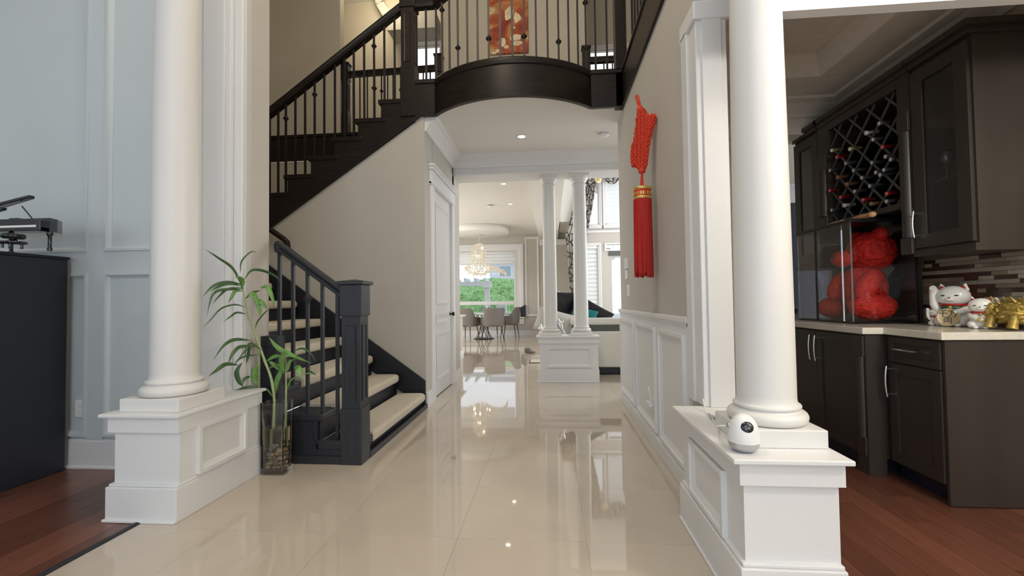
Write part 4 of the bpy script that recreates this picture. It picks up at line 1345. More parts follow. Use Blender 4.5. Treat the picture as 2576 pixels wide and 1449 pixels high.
bam = thing('bamboo_plant', (-1.845, 2.92, .05), 'lucky bamboo with long drooping green leaves in the square glass vase', 'plant')
def depth(px, k=0.0, py=1000):
    y = 2.922
    y -= .13 * min(1, max(0, (1000 - py) / 260))
    if px < 640: y -= .0030 * (640 - px)
    elif px > 715: y -= .0012 * (px - 715)
    return y + k
def cat_rom(pts, n=14):
    P_ = [pts[0] * 2 - pts[1]] + pts + [pts[-1] * 2 - pts[-2]]
    out = []
    m = len(pts) - 1
    for i in range(m):
        p0, p1, p2, p3 = P_[i], P_[i + 1], P_[i + 2], P_[i + 3]
        k = max(2, n // m)
        for j in range(k):
            t = j / k
            out.append(.5 * ((2 * p1) + (p2 - p0) * t + (2 * p0 - 5 * p1 + 4 * p2 - p3) * t * t + (3 * p1 - p0 - 3 * p2 + p3) * t ** 3))
    out.append(pts[-1])
    return out
def path3(zpts, k=0.0, k2=None):
    res = []
    n = len(zpts)
    for i, (X, Y) in enumerate(zpts):
        px, py = zx(X, Y)
        kk = k if k2 is None else k + (k2 - k) * i / max(1, n - 1)
        res.append(aty(px, py, depth(px, kk, py)))
    return res
def stem(zpts, r0, r1, k=0.0):
    pts = cat_rom(path3(zpts, k), 30)
    n = len(pts)
    mb = MB()
    rr = []
    for i in range(n):
        f = i / (n - 1)
        r = r0 + (r1 - r0) * f
        rr.append(r * (1.18 if i % 4 == 0 else 1.0))
    mb.tube(pts, rr, 8)
    return mb.build('stem', 'stem', bam)
stem([(470, 1345), (468, 1200), (475, 980), (455, 830), (415, 720), (380, 620), (345, 530), (310, 430), (290, 340), (275, 260)], .0105, .004, .0)
stem([(535, 1340), (540, 1180), (545, 1050), (548, 950), (548, 800), (545, 690)], .009, .004, .01)
stem([(425, 1340), (410, 1150), (385, 1000), (375, 850), (378, 700), (355, 570)], .0085, .004, .02)
LV = [([(275, 260), (215, 140), (120, 70), (35, 15)], 13, 0), ([(262, 170), (268, 95), (325, 35), (370, 40)], 9, 0), ([(285, 210), (330, 150), (400, 150), (480, 185), (512, 220)], 15, 0),
      ([(280, 240), (180, 225), (90, 250), (20, 320)], 17, 0), ([(275, 250), (190, 235), (110, 260), (70, 285)], 12, 0), ([(280, 270), (170, 270), (90, 300), (50, 440)], 15, 0),
      ([(290, 260), (190, 265), (130, 310), (85, 365)], 11, 0), ([(300, 385), (230, 365), (140, 390), (75, 460), (20, 515)], 9, 0), ([(300, 425), (240, 415), (200, 440), (152, 475)], 11, 0),
      ([(275, 280), (230, 280), (205, 320), (185, 360)], 17, 1), ([(270, 270), (275, 220), (250, 195), (225, 190)], 24, 1), ([(292, 330), (340, 290), (390, 275)], 17, 0), ([(310, 320), (345, 300), (380, 400), (385, 440)], 24, 1),
      ([(345, 350), (390, 350), (440, 405)], 27, 1), ([(388, 262), (430, 255), (460, 320), (475, 390)], 23, 1), ([(352, 520), (370, 470), (420, 410), (442, 400)], 8, 0),
      ([(330, 590), (230, 585), (160, 620), (90, 715)], 18, 0), ([(360, 630), (260, 630), (210, 680), (180, 750)], 19, 0), ([(380, 680), (290, 690), (240, 720), (225, 760)], 10, 0),
      ([(250, 745), (170, 740), (110, 780), (55, 820)], 21, 0), ([(271, 730), (240, 790), (255, 850), (280, 880)], 25, 0), ([(330, 815), (290, 830), (270, 880)], 14, 0), ([(385, 880), (300, 885), (220, 905)], 15, 0),
      ([(370, 740), (350, 790), (355, 850), (385, 850)], 28, 1), ([(385, 930), (360, 980), (375, 1040), (390, 1070)], 30, 1), ([(465, 945), (430, 900), (388, 885)], 9, 1),
      ([(478, 940), (490, 850), (515, 790), (545, 680)], 28, 1), ([(535, 800), (522, 740), (530, 680), (550, 660)], 30, 1), ([(440, 570), (500, 640), (600, 690), (710, 735)], 25, 1),
      ([(425, 720), (480, 690), (535, 690)], 19, 1), ([(440, 720), (480, 750), (512, 782)], 21, 1), ([(555, 790), (570, 730), (605, 705)], 19, 1), ([(600, 760), (630, 770), (645, 835)], 30, 1),
      ([(590, 660), (650, 640), (700, 670), (740, 725)], 11, 0), ([(660, 802), (710, 795), (742, 800)], 9, 1), ([(680, 765), (710, 790), (742, 812)], 9, 0), ([(553, 900), (580, 840), (640, 812)], 10, 1),
      ([(322, 600), (312, 680), (298, 740)], 15, 0), ([(245, 710), (300, 650), (352, 640)], 8, 0), ([(395, 650), (330, 610), (300, 640), (290, 700)], 14, 0), ([(430, 770), (500, 745), (560, 800)], 12, 1)]
rl = random.Random(8)
for zp, wd_, br_ in LV:
    k0 = rl.uniform(-.02, .02)
    k1 = k0 + rl.uniform(-.07, .03)
    pts = cat_rom(path3(zp, k0, k1), 12)
    n = len(pts)
    W_ = wd_ / 2.497 / FPX * 2.9 * .62
    vs3, fs3 = [], []
    for i, p in enumerate(pts):
        f = i / (n - 1)
        w = W_ * (max(0.03, math.sin(PI * min(1, f * 1.02 + .0) ** .85)) if f > 0 else .10)
        t = (pts[min(i + 1, n - 1)] - pts[max(i - 1, 0)]).normalized()
        view = (p - CAM).normalized()
        side = t.cross(view).normalized()
        side = (side + Vector((0, .55, .15)) * (1 if br_ else -1) * .6).normalized()
        nn = t.cross(side).normalized()
        vs3 += [p - side * w + nn * w * .25, p, p + side * w + nn * w * .25]
    for i in range(n - 1):
        a = i * 3
        fs3 += [(a, a + 1, a + 4, a + 3), (a + 1, a + 2, a + 5, a + 4)]
    o = MB().add(vs3, fs3, True).build('leaf', 'leafl' if br_ else 'leafd', bam, recalc=False)
    sdm = o.modifiers.new('thick', 'SOLIDIFY')
    sdm.thickness = .0008

# ================================================================== DINING ROOM
DX, DY = -2.00, 13.35
tb = thing('dining_table', (DX, DY, 0), 'round white marble dining table on a crossed rod base by the far window', 'table')
MB().lathe([(0, .735), (.60, .735), (.645, .745), (.65, .755), (.645, .765), (0, .765)], (DX, DY, 0), 40).build('tabletop', 'marble', tb)
MB().lathe([(0, 0), (.30, 0), (.31, .008), (.30, .018), (0, .022)], (DX, DY, 0), 32).build('base_plate', 'bronze', tb)
for i in range(10):
    a, b = 2 * PI * i / 10, 2 * PI * i / 10 + 2.2
    MB().tube([(DX + .24 * math.cos(a), DY + .24 * math.sin(a), .02), (DX + .24 * math.cos(b), DY + .24 * math.sin(b), .74)], .008, 6).build('base_rod', 'bronze', tb)

def make_chair():
    t = thing('dining_chair', (0, 0, 0), None, 'chair', 'taupe tub chairs at the dining table')
    path = []
    for i in range(21):
        u = -1 + 2 * i / 20
        if abs(u) > .5:
            s_ = (abs(u) - .5) / .5
            path.append((math.copysign(.275 + .02 * s_, u), -.12 + s_ * .36, u))
        else:
            q = u * PI
            path.append((.275 * math.sin(q), -.12 - .15 * math.cos(q), u))
    def top(u):
        a = abs(u)
        if a < .36: return .93
        if a < .62: return .93 - .25 * ((a - .36) / .26)
        return .68 - .03 * (a - .62) / .38
    vs4 = []
    for x, y, u in path:
        n_ = Vector((x, y + .12 if y < -.12 else 0, 0))
        n_ = n_.normalized() if n_.length > 1e-4 else Vector((0, -1, 0))
        h = top(u)
        lean = .05 * (h - .45) / .5
        for k_, (off, z) in enumerate(((0, .44), (lean, h - .015), (lean - .012, h), (lean - .04, h), (lean - .052, h - .015), (-.05, .44))):
            vs4.append((x + n_.x * off, y + n_.y * off, z))
    fs4 = []
    for i in range(20):
        for j in range(6):
            fs4.append((i * 6 + j, i * 6 + (j + 1) % 6, (i + 1) * 6 + (j + 1) % 6, (i + 1) * 6 + j))
    fs4 += [list(range(6)), [20 * 6 + j for j in range(6)]]
    MB().add(vs4, fs4, False).build('backrest', 'taupe', t)
    MB().box(-.26, -.22, .40, .26, .27, .47, .025).build('seat', 'taupe', t)
    for sx, sy in ((-1, -1), (1, -1), (-1, 1), (1, 1)):
        MB().tube([(sx * .20, sy * .18 + .02, .42), (sx * .25, sy * .24 + .02, 0)], [.016, .010], 8).build('leg', 'black', t)
    return t
ch0 = make_chair()
spots = [((-2.42, 12.90), -.40, 'taupe dining chair with its back to the hall, on the kitchen side of the table'),
         ((-1.66, 12.82), .50, 'taupe dining chair with its back to the hall, its arm overlapping the other chair'),
         ((-1.24, 13.75), 1.45, 'taupe dining chair seen side on by the black speaker, half hidden behind another chair')]
for i, ((x, y), rz, lb) in enumerate(spots):
    c = ch0 if i == 0 else copy_tree(ch0)
    c.location = (x, y, 0)
    c.rotation_euler = (0, 0, rz)
    c['label'] = lb

CHX, CHY = -2.10, 13.2
dm = struct('ceiling_drum', MB().lathe([(0, 3.3), (.90, 3.3), (.90, 3.125), (.86, 3.105), (0, 3.105)], (CHX, CHY, 0), 48), 'ceil')
cl = thing('chandelier', (CHX, CHY, 1.9), 'tiered crystal chandelier glowing over the round dining table', 'chandelier')
MB().lathe([(0, 3.105), (.10, 3.105), (.09, 3.08), (.02, 3.07), (0, 3.07)], (CHX, CHY, 0), 20).build('canopy', 'chrome', cl)
MB().tube([(CHX, CHY, 3.08), (CHX, CHY, 1.98)], .008, 8).build('rod', 'chrome', cl)
tiers = [(2.80, .11, 10), (2.74, .13, 14), (2.66, .19, 18), (2.58, .20, 20), (2.50, .20, 20), (2.42, .17, 18), (2.34, .15, 16), (2.26, .24, 22), (2.19, .34, 30), (2.12, .42, 36), (2.05, .40, 34), (1.98, .30, 26), (1.92, .18, 16)]
rc = random.Random(3)
mb = MB()
def octa(mb, p, r):
    p = Vector(p)
    h = r * rc.uniform(1.1, 1.7)
    a = rc.random() * PI
    v = [p + Vector((0, 0, h)), p - Vector((0, 0, h))] + [p + Vector((r * math.cos(a + k * PI / 2), r * math.sin(a + k * PI / 2), 0)) for k in range(4)]
    mb.add(v, [(0, 2, 3), (0, 3, 4), (0, 4, 5), (0, 5, 2), (1, 3, 2), (1, 4, 3), (1, 5, 4), (1, 2, 5)])
rings = MB()
for z, r_, n_ in tiers:
    rings.tube([(CHX + r_ * math.cos(2 * PI * j / 24), CHY + r_ * math.sin(2 * PI * j / 24), z + .02) for j in range(24)], .005, 6, closed=True)
    rings.tube([(CHX - r_, CHY, z + .02), (CHX + r_, CHY, z + .02)], .004, 5)
    for j in range(n_):
        a = 2 * PI * j / n_ + rc.random() * .2
        q = r_ * rc.uniform(.88, 1.05)
        octa(mb, (CHX + q * math.cos(a), CHY + q * math.sin(a), z + rc.uniform(-.02, .02)), rc.uniform(.020, .034))
for j in range(60):
    f = rc.random()
    a = -.7 + 1.2 * f
    q = .45 + .42 * f
    octa(mb, (CHX + q * math.cos(a), CHY + q * math.sin(a) - .1, 2.12 - .20 * f + rc.uniform(-.05, .04)), rc.uniform(.020, .034))
rings.tube([(CHX + (.40 + .46 * f) * math.cos(-.7 + 1.2 * f), CHY + (.40 + .46 * f) * math.sin(-.7 + 1.2 * f) - .1, 2.14 - .20 * f) for f in [i / 10 for i in range(11)]], .006, 6)
tag(mb.build('crystals', 'crystal', cl), kind='stuff')
rings.build('frame', 'chrome', cl)
for j in range(10):
    z, r_ = ((2.70, .10), (2.48, .12), (2.12, .26), (2.10, .27), (2.05, .2))[j % 5]
    a = 2.4 * j
    MB().ico((CHX + r_ * math.cos(a), CHY + r_ * math.sin(a), z), (.018, .018, .030), 2).build('bulb', 'bulb', cl)

o = MB().prism([(-.98, .60), (-.82, .60), (-.82, .99), (-.84, .98), (-.98, .90)], 'y', YD - .10, YD - .02).build('speaker', 'navy')
tag(o, 'small black slanted speaker standing on the end of the dining window sill', 'speaker')
for i, (px, py, w, h) in enumerate(((1407, 735, .05, .085), (1404, 752, .05, .085), (1427, 740, .05, .12))):
    p = aty(px, py, YD - .004)
    t = MB().box(p.x - w / 2, YD - .014, p.z - h / 2, p.x + w / 2, YD, p.z + h / 2, .003).build('switch_plate', 'plastic')
    tag(t, ('white switch plate, upper of two on the far wall between the slim columns', 'white switch plate, lower of two on the far wall between the slim columns', 'narrow white switch plate on the far wall beside the curtain')[i], 'switch')

# kitchen peninsula at the end of the hall wall
kp = thing('kitchen_counter', (-2.3, 8.8, 0), 'pale kitchen counter end with a white top past the closet door', 'counter')
B(-3.2, 8.06, 0, -1.90, 9.6, .80).build('cabinet_body', 'beige', kp)
B(-3.2, 8.05, 0, -1.88, 9.6, .09).build('plinth', 'white', kp)
MB().box(-3.25, 8.02, .80, -1.84, 9.65, .84, .006).build('worktop', 'quartz', kp)
o = MB().lathe([(0, 0), (.10, 0), (.13, .03), (.15, .05), (.14, .055), (.10, .02), (0, .015)], (-2.02, 8.30, .841), 20).build('bowl', 'black')
tag(o, 'small black bowl on the white kitchen counter end', 'bowl')

# ================================================================== GREAT ROOM
so = thing('sofa', (1.5, 7.1, 0), 'cream leather sofa with a charcoal band seen from behind the hall pedestal', 'sofa')
SX0, SX1, SY = .30, 2.6, 6.86
MB().box(SX0, SY, .11, SX1, SY + .18, .655, .02).build('back_panel', 'sofa', so)
MB().box(SX0 + .02, SY + .01, .655, SX1 - .02, SY + .17, .745).build('band', 'band', so)
MB().box(SX0 - .01, SY - .015, .745, SX1 + .01, SY + .22, .85, .03).build('back_roll', 'sofa', so)
MB().box(SX0, SY + .16, .14, SX1, SY + .95, .44, .04).build('seat', 'sofa', so)
MB().box(SX0, SY + .1, .14, SX0 + .22, SY + .95, .62, .05).build('armrest', 'sofa', so)
for x in (SX0 + .1, SX1 - .1):
    for y in (SY + .05, SY + .85):
        B(x - .03, y - .03, 0, x + .03, y + .03, .14).build('leg', 'black', so)
MB().box(SX0 + .4, SY + .03, .015, SX1, SY + .9, .11).build('plinth', 'navy', so)  # dark block standing in for the shadow under the sofa

def cushion(name, c, w, h, th, rot, material, label):
    n = 10
    mb = MB()
    R_ = Matrix.Rotation(rot[2], 3, 'Z') @ Matrix.Rotation(rot[0], 3, 'X') @ Matrix.Rotation(rot[1], 3, 'Y')
    for sgn in (-1, 1):
        vs5, fs5 = [], []
        for i in range(n + 1):
            for j in range(n + 1):
                u, v = -1 + 2 * i / n, -1 + 2 * j / n
                k_ = (max(0, (1 - u ** 4)) * max(0, (1 - v ** 4))) ** .5
                pin = 1 - .10 * (1 - max(abs(u), abs(v))) if max(abs(u), abs(v)) > .95 else 1
                vs5.append(Vector(c) + R_ @ Vector((u * w / 2 * (1 - .06 * (1 - v * v)), sgn * th / 2 * k_, v * h / 2 * (1 - .06 * (1 - u * u)))))
        for i in range(n):
            for j in range(n):
                a = i * (n + 1) + j
                fs5.append((a, a + 1, a + n + 2, a + n + 1))
        mb.add(vs5, fs5, True)
    o_ = mb.build(name, material)
    return tag(o_, label, 'cushion')
cushion('cushion', (.20, 7.55, 1.02), .50, .50, .16, (.15, .05, .1), 'black', 'black cushion standing on the sofa between the two slim columns')
cushion('cushion', (.52, 7.20, .86), .40, .30, .13, (.25, .30, -.1), 'teal', 'teal cushion leaning on the sofa back beside the slim column')
cushion('cushion', (.66, 7.34, .90), .62, .36, .14, (.25, .55, -.1), 'black', 'black and white patterned cushion behind the teal cushion on the sofa')
cushion('cushion', (.06, 7.10, .78), .62, .40, .2, (.3, .30, .0), 'sofa', 'cream cushion sloping at the sofa end between the slim columns')
# silver ornament on the hall pedestal
sv = thing('silver_ornament', (.20, 6.44, .632), 'shiny silver curved bird ornament on the pedestal between the slim columns', 'ornament')
zz = lambda X, Y: aty(1300 + X / 5.571, 720 + Y / 5.571, 6.44)
MB().tube([zz(690, 705), zz(665, 650), zz(630, 610), zz(610, 560), zz(590, 510), zz(575, 455)], [.018, .016, .022, .040, .034, .012], 12).build('body', 'silver', sv)
MB().tube([zz(625, 715), zz(640, 680), zz(640, 620)], [.012, .010, .012], 10).build('leg', 'silver', sv)
MB().tube([zz(610, 560), zz(640, 500), zz(650, 480)], [.03, .022, .004], 10).build('wing', 'silver', sv)
MB().box(zz(600, 0).x, 6.40, .632, zz(700, 0).x, 6.48, .645).build('base', 'silver', sv)
o = MB().lathe([(0, 0), (.03, 0), (.034, .02), (.018, .035), (.03, .06), (.034, .09), (.016, .11), (.012, .15), (0, .155)], (-.145, 6.60, .632), 14).build('candlestick', 'silver')
tag(o, 'small silver candlestick at the edge of the pedestal behind the first slim column', 'candlestick')

# curtain of the great room window
def curtain_panel(rows, Y, label, folds=7, amp=.035):
    n = 28
    vs6, fs6 = [], []
    for (pxl, pxr, py) in rows:
        for j in range(n + 1):
            u = j / n
            p = aty(pxl + (pxr - pxl) * u, py, Y)
            vs6.append((p.x, Y + amp * math.sin(u * folds * 2 * PI), p.z))
    for i in range(len(rows) - 1):
        for j in range(n):
            a = i * (n + 1) + j
            fs6.append((a, a + 1, a + n + 2, a + n + 1))
    o_ = MB().add(vs6, fs6, True).build('curtain', 'curtain')
    sm = o_.modifiers.new('thick', 'SOLIDIFY')
    sm.thickness = .006
    return tag(o_, label, 'curtain')
curtain_panel([(1466, 1503, 430), (1458, 1500, 460), (1448, 1494, 500), (1437, 1487, 540), (1428, 1480, 575), (1422, 1477, 590), (1425, 1462, 615), (1427, 1452, 650), (1430, 1448, 690), (1434, 1446, 740), (1436, 1445, 800), (1437, 1445, 850)], YG - .12, 'grey patterned curtain gathered behind the slim columns at the great room window')
for i, (p0, p1, sagp) in enumerate(((1468, 1502, 462), (1512, 1566, 464))):
    n = 16
    rows = 6
    vs7, fs7 = [], []
    for k_ in range(rows):
        for j in range(n + 1):
            u = j / n
            top_ = 425
            low = 436 + (sagp - 436) * (1 - (2 * u - 1) ** 2)
            v_ = k_ / (rows - 1)
            p = aty(p0 + (p1 - p0) * u, top_ + (low - top_) * v_, YG - .17)
            vs7.append((p.x, YG - .17 - .05 * math.sin(v_ * PI * 3), p.z))
    for k_ in range(rows - 1):
        for j in range(n):
            a = k_ * (n + 1) + j
            fs7.append((a, a + 1, a + n + 2, a + n + 1))
    o_ = MB().add(vs7, fs7, True).build('curtain_swag', 'curtain')
    o_.modifiers.new('thick', 'SOLIDIFY').thickness = .006
    tag(o_, ('draped curtain swag over the narrow upper window', 'draped curtain swag over the wide upper window')[i], 'curtain')
p = aty(1505, 452, YG - .26)
ro = thing('curtain_rosette', (p.x, p.y, p.z - .1), 'cream fabric rosette between the two curtain swags', 'rosette')
for i in range(9):
    a = 2 * PI * i / 9
    MB().ico((p.x + .055 * math.cos(a), p.y + .01 * (i % 3), p.z + .055 * math.sin(a)), (.045, .03, .045), 2).build('petal', 'blob', ro)
MB().ico((p.x, p.y - .02, p.z), (.03, .03, .03), 2).build('centre', 'gold', ro)
# slipper and mat beyond the pedestal
q = atz(1334, 889, 0)
sl_ = thing('slipper', (q.x, q.y, 0), 'brown grey slipper on the tiles beside the wide hall pedestal', 'shoe')
MB().ico((q.x, q.y, .03), (.13, .055, .028), 3).build('sole', 'taupe', sl_)
MB().ico((q.x - .05, q.y, .075), (.08, .055, .055), 3).build('upper', 'taupe', sl_)
mt_ = thing('floor_mat', (.1, 8.4, 0), 'pale floor mat with a thin dark border beside the wide hall pedestal', 'mat')
B(-.40, 8.12, .001, .9, 8.60, .008).build('border', 'bronze', mt_)
B(-.385, 8.15, .008, .9, 8.57, .010).build('field', 'carpet', mt_)

# ================================================================== GARDEN
struct('ground', B(-20, YD + .2, -.2, 14, 40, -.12), 'lawn')
struct('terrace', B(.95, YG + .2, -.2, 14, YD + .2, -.12), 'lawn')
hd = MB()
nx, nz = 70, 22
vs8, fs8 = [], []
for i in range(nx + 1):
    for j in range(nz + 1):
        x = -13 + 14 * i / nx
        f = j / nz
        hx = 2.22 + .25 * noise.noise(Vector((x * .5, 3, 0))) + .18 * max(0, (x + 4) * .35)
        z = f * hx
        y = 21 + 1.6 * f ** 2.2 + .35 * noise.noise(Vector((x * 1.6, z * 2.2, 1))) + .18 * noise.noise(Vector((x * 5, z * 6, 4)))
        vs8.append((x, y, z - .12))
for i in range(nx):
    for j in range(nz):
        a = i * (nz + 1) + j
        fs8.append((a, a + 1, a + nz + 2, a + nz + 1))
hd.add(vs8, fs8, True)
o = hd.build('hedge', 'hedge')
tag(o, 'green leafy hedge bank behind the dining window', 'hedge', kind='stuff')
pg = thing('pergola', (-2.2, 18, 0), 'pale garden pergola post and beams outside the dining window', 'pergola')
ppx = aty(1225.5, 730, 18).x
MB().box(ppx - .10, 17.9, -.12, ppx + .10, 18.1, 1.66, .01).build('post', 'white', pg)
MB().box(ppx - .17, 17.82, 1.66, ppx + .17, 18.18, 1.74, .01).build('post_cap', 'white', pg)
B(-5.6, 17.92, 1.74, ppx + .17, 18.08, 1.92).build('beam', 'white', pg)
for i in range(9):
    B(ppx - .05 - i * .40, 17.5, 1.92, ppx + .01 - i * .40, 18.6, 2.04).build('rafter', 'house', pg)
hs = thing('house', (-2, 31, 0), 'pale blue neighbouring house with a row of windows above the hedge', 'house')
B(-4.2, 31, -.1, 4, 36, 3.9).build('wall', 'house', hs)
for i, x in enumerate((-3.5, -2.1, -.9, .3)):
    w_ = MB().rectframe('y', 31, x - .05, 2.75, x + .85, 3.6, .07, .04, .03, -1).build('window', 'white', hs)
    B(x, 30.985, 2.8, x + .8, 30.995, 3.55).build('pane', 'houseglass', w_)
MB().prism([(-4.6, 3.9), (4.4, 3.9), (4.4, 4.05), (-4.6, 4.05)], 'y', 30.6, 36).build('eaves', 'white', hs)
MB().prism([(30.6, 4.05), (36, 4.05), (33.3, 4.9)], 'x', -4.6, 4.4).build('roof', 'roofm', hs)
bb = thing('barbecue_bench', (-2.2, 16.2, 0), 'low pale garden table with two grey boxes below the dining window', 'garden table')
B(-3.0, 16, .66, -1.3, 16.5, .72).build('top', 'white', bb)
for x in (-2.9, -1.45):
    B(x, 16.05, -.12, x + .08, 16.45, .66).build('leg', 'white', bb)
B(-2.45, 16.1, .72, -2.15, 16.4, .92).build('box', 'satin', bb)
B(-1.95, 16.1, .72, -1.6, 16.4, .98).build('box', 'house', bb)
# ================================================================== WALL HANGING
HP = Vector((.705, 3.40, 0))
HN = Vector((-.6, -.8, 0))
def hx(X, Y, off=0.0):
    px, py = 1560 + X / 2.683, 220 + Y / 2.683
    d = ray(px, py)
    t = (HP - CAM).dot(HN) / d.dot(HN)
    return CAM + d * t + HN * off
HU = Vector((.8, -.6, 0))
wh_ = thing('wall_hanging', (.72, 3.40, 1.33), 'long red knotted fish wall hanging with a gold banded tassel', 'wall hanging')
MB().tube([hx(112, 52), hx(104, 60), hx(118, 105), hx(130, 140)], .007, 8).tube([hx(112, 52), hx(122, 62), hx(132, 105), hx(138, 140)], .007, 8).build('hanging_cord', 'red', wh_)
out = [(128, 178), (120, 205), (116, 270), (108, 330), (92, 395), (82, 440), (82, 500), (90, 532), (104, 536), (112, 520), (126, 548), (165, 556), (180, 520), (188, 440), (200, 360), (214, 305), (230, 250), (241, 212), (234, 186), (214, 186), (200, 214), (190, 190), (172, 168), (158, 150), (134, 152)]
def inside(x, y, poly):
    c = False
    j = len(poly) - 1
    for i in range(len(poly)):
        xi, yi = poly[i]
        xj, yj = poly[j]
        if (yi > y) != (yj > y) and x < (xj - xi) * (y - yi) / (yj - yi) + xi: c = not c
        j = i
    return c
mb = MB()
fr_ = [hx(a, b, .016) for a, b in out]
bk_ = [hx(a, b, -.016) for a, b in out]
n = len(out)
mb.add(fr_ + bk_, [list(range(n)), [n + i for i in range(n)][::-1]] + [(i, (i + 1) % n, n + (i + 1) % n, n + i) for i in range(n)])
rk = random.Random(2)
fish = mb.build('fish_body', 'tassel', wh_)  # darker red than the cords, painting in the shade of the gaps
wv = MB()
yy = 160
row = 0
while yy < 556:
    xx = 80 + (row % 2) * 6
    while xx < 245:
        if inside(xx, yy, out):
            c = hx(xx + rk.uniform(-1.5, 1.5), yy, .016)
            e = (1 if (row + int(xx / 12)) % 2 else -1)
            dv = (HU * .011 + Vector((0, 0, .010 * e)))
            wv.tube([c - dv - HN * .006, c + HN * .014, c + dv - HN * .006], [.005, .0085, .005], 6)
        xx += 12
    yy += 12
    row += 1
tag(wv.build('woven_cords', 'red', wh_), kind='stuff')
MB().tube([hx(a, b, .006) for a, b in out], .010, 8, closed=True).build('edge_cord', 'red', wh_)
for X, Y, r_ in ((138, 152, .026), (150, 560, .028)):
    c = hx(X, Y, .008)
    MB().ico(c, (r_, r_, r_ * 1.1), 3, lambda d: 1 + .10 * math.sin(9 * d.z) ).build('knot', 'red', wh_)
MB().tube([hx(146, 585), hx(138, 675)], .006, 8).tube([hx(150, 585), hx(154, 675)], .006, 8).build('tassel_cord', 'red', wh_)
tc_ = hx(150, 720)
TR = .063
zt_, zb_ = hx(150, 682).z, hx(150, 760).z
MB().lathe([(0, zt_ + .012), (TR * .6, zt_ + .010), (TR, zt_), (TR, zb_), (TR * .98, zb_ - .01)], (tc_.x, tc_.y, 0), 28).build('tassel_head', 'red', wh_)
for z in (zt_ - .004, zb_ + .014):
    MB().lathe([(TR + .001, z - .011), (TR + .006, z - .007), (TR + .006, z + .007), (TR + .001, z + .011)], (tc_.x, tc_.y, 0), 28).build('gold_band', 'gold', wh_)
zm = (zt_ + zb_) / 2
for j in range(14):
    a = 2 * PI * j / 14
    u = Vector((math.cos(a), math.sin(a), 0))
    s_ = Vector((-math.sin(a), math.cos(a), 0))
    c = Vector((tc_.x, tc_.y, zm)) + u * (TR + .001)
    mbx = MB()
    for du, dz in ((-.008, 0), (.008, 0)):
        q = c + s_ * du
        mbx.add([q - s_ * .004 - Vector((0, 0, .012)), q + s_ * .004 - Vector((0, 0, .012)), q + s_ * .004 + Vector((0, 0, .012)), q - s_ * .004 + Vector((0, 0, .012)), q - s_ * .004 - Vector((0, 0, .012)) + u * .003, q + s_ * .004 - Vector((0, 0, .012)) + u * .003, q + s_ * .004 + Vector((0, 0, .012)) + u * .003, q - s_ * .004 + Vector((0, 0, .012)) + u * .003],
                [(0, 1, 2, 3), (4, 7, 6, 5), (0, 4, 5, 1), (1, 5, 6, 2), (2, 6, 7, 3), (3, 7, 4, 0)])
    mbx.build('gold_mark', 'gold', wh_)
ztb = hx(150, 1262).z
th_ = MB()
for j in range(150):
    a = 2 * PI * j / 150 * 7.0
    q = TR * (.98 if j % 3 else .82)
    e_ = Vector((tc_.x + q * math.cos(a), tc_.y + q * math.sin(a), 0))
    b_ = Vector((tc_.x + q * 1.0 * math.cos(a) + rk.uniform(-.004, .004), tc_.y + q * 1.0 * math.sin(a) + rk.uniform(-.004, .004), 0))
    th_.tube([(e_.x, e_.y, zb_), (b_.x, b_.y, ztb + rk.uniform(-.025, .03))], .0048, 5)
tag(th_.build('tassel_threads', 'tassel', wh_), kind='stuff')

# thermostat, switch, outlets on the right wall
def plate(name, px, py, w, h, d, label, cat, material='plastic'):
    p = atx(px, py, XR)
    t = thing(name, p, label, cat)
    MB().box(XR - d, p.y - w / 2, p.z - h / 2, XR + .001, p.y + w / 2, p.z + h / 2, .003).build('plate', material, t)
    return t, p
t, p = plate('alarm_keypad', 1578, 664, .13, .11, .024, 'white alarm keypad above the light switch by the red tassel', 'keypad')
for i in range(4):
    B(XR - .026, p.y - .05, p.z - .045 + i * .022, XR - .024, p.y + .05, p.z - .033 + i * .022).build('button_row', 'satin', t)
MB().box(XR - .018, p.y - .05, p.z - .16, XR, p.y + .05, p.z - .06, .004).build('flap', 'plastic', t)
t, p = plate('light_switch', 1582, 731, .115, .12, .008, 'white light switch plate under the alarm keypad', 'switch')
MB().box(XR - .013, p.y - .02, p.z - .035, XR - .008, p.y + .02, p.z + .035, .002).build('rocker', 'plastic', t)
t, p = plate('wall_outlet', 1590, 960, .07, .115, .022, 'white wall outlet in the far wainscot panel', 'outlet')
B(XR - .024, p.y - .016, p.z - .04, XR - .022, p.y + .016, p.z + .04).build('socket', 'white', t)
t, p = plate('wall_outlet', 1650, 1016, .07, .115, .022, 'white wall outlet with a plug in the middle wainscot panel', 'outlet')
pl = thing('plug_adapter', (XR - .05, p.y, p.z), 'white plug with a looped cable in the middle wainscot panel', 'plug')
MB().box(XR - .055, p.y - .03, p.z - .02, XR - .022, p.y + .03, p.z + .02, .006).tube([(XR - .04, p.y + .03, p.z), (XR - .045, p.y + .13, p.z - .004)], [.014, .006], 8).build('plug_body', 'plastic', pl)
MB().tube([(XR - .04, p.y - .025, p.z), (XR - .05, p.y - .05, p.z + .05), (XR - .05, p.y - .01, p.z + .11), (XR - .04, p.y + .06, p.z + .12)], .005, 8).build('cable', 'plastic', pl)
# living room outlet
p = aty(207, 1027, 2.92)
t = thing('wall_outlet', (p.x, 2.92, p.z), 'white wall outlet in the blue grey panel beside the black cabinet', 'outlet')
MB().box(p.x - .04, 2.905, p.z - .06, p.x + .04, 2.921, p.z + .06, .003).build('plate', 'plastic', t)
for dz in (-.025, .025):
    B(p.x - .014, 2.902, p.z + dz - .014, p.x + .014, 2.905, p.z + dz + .014).build('socket', 'white', t)

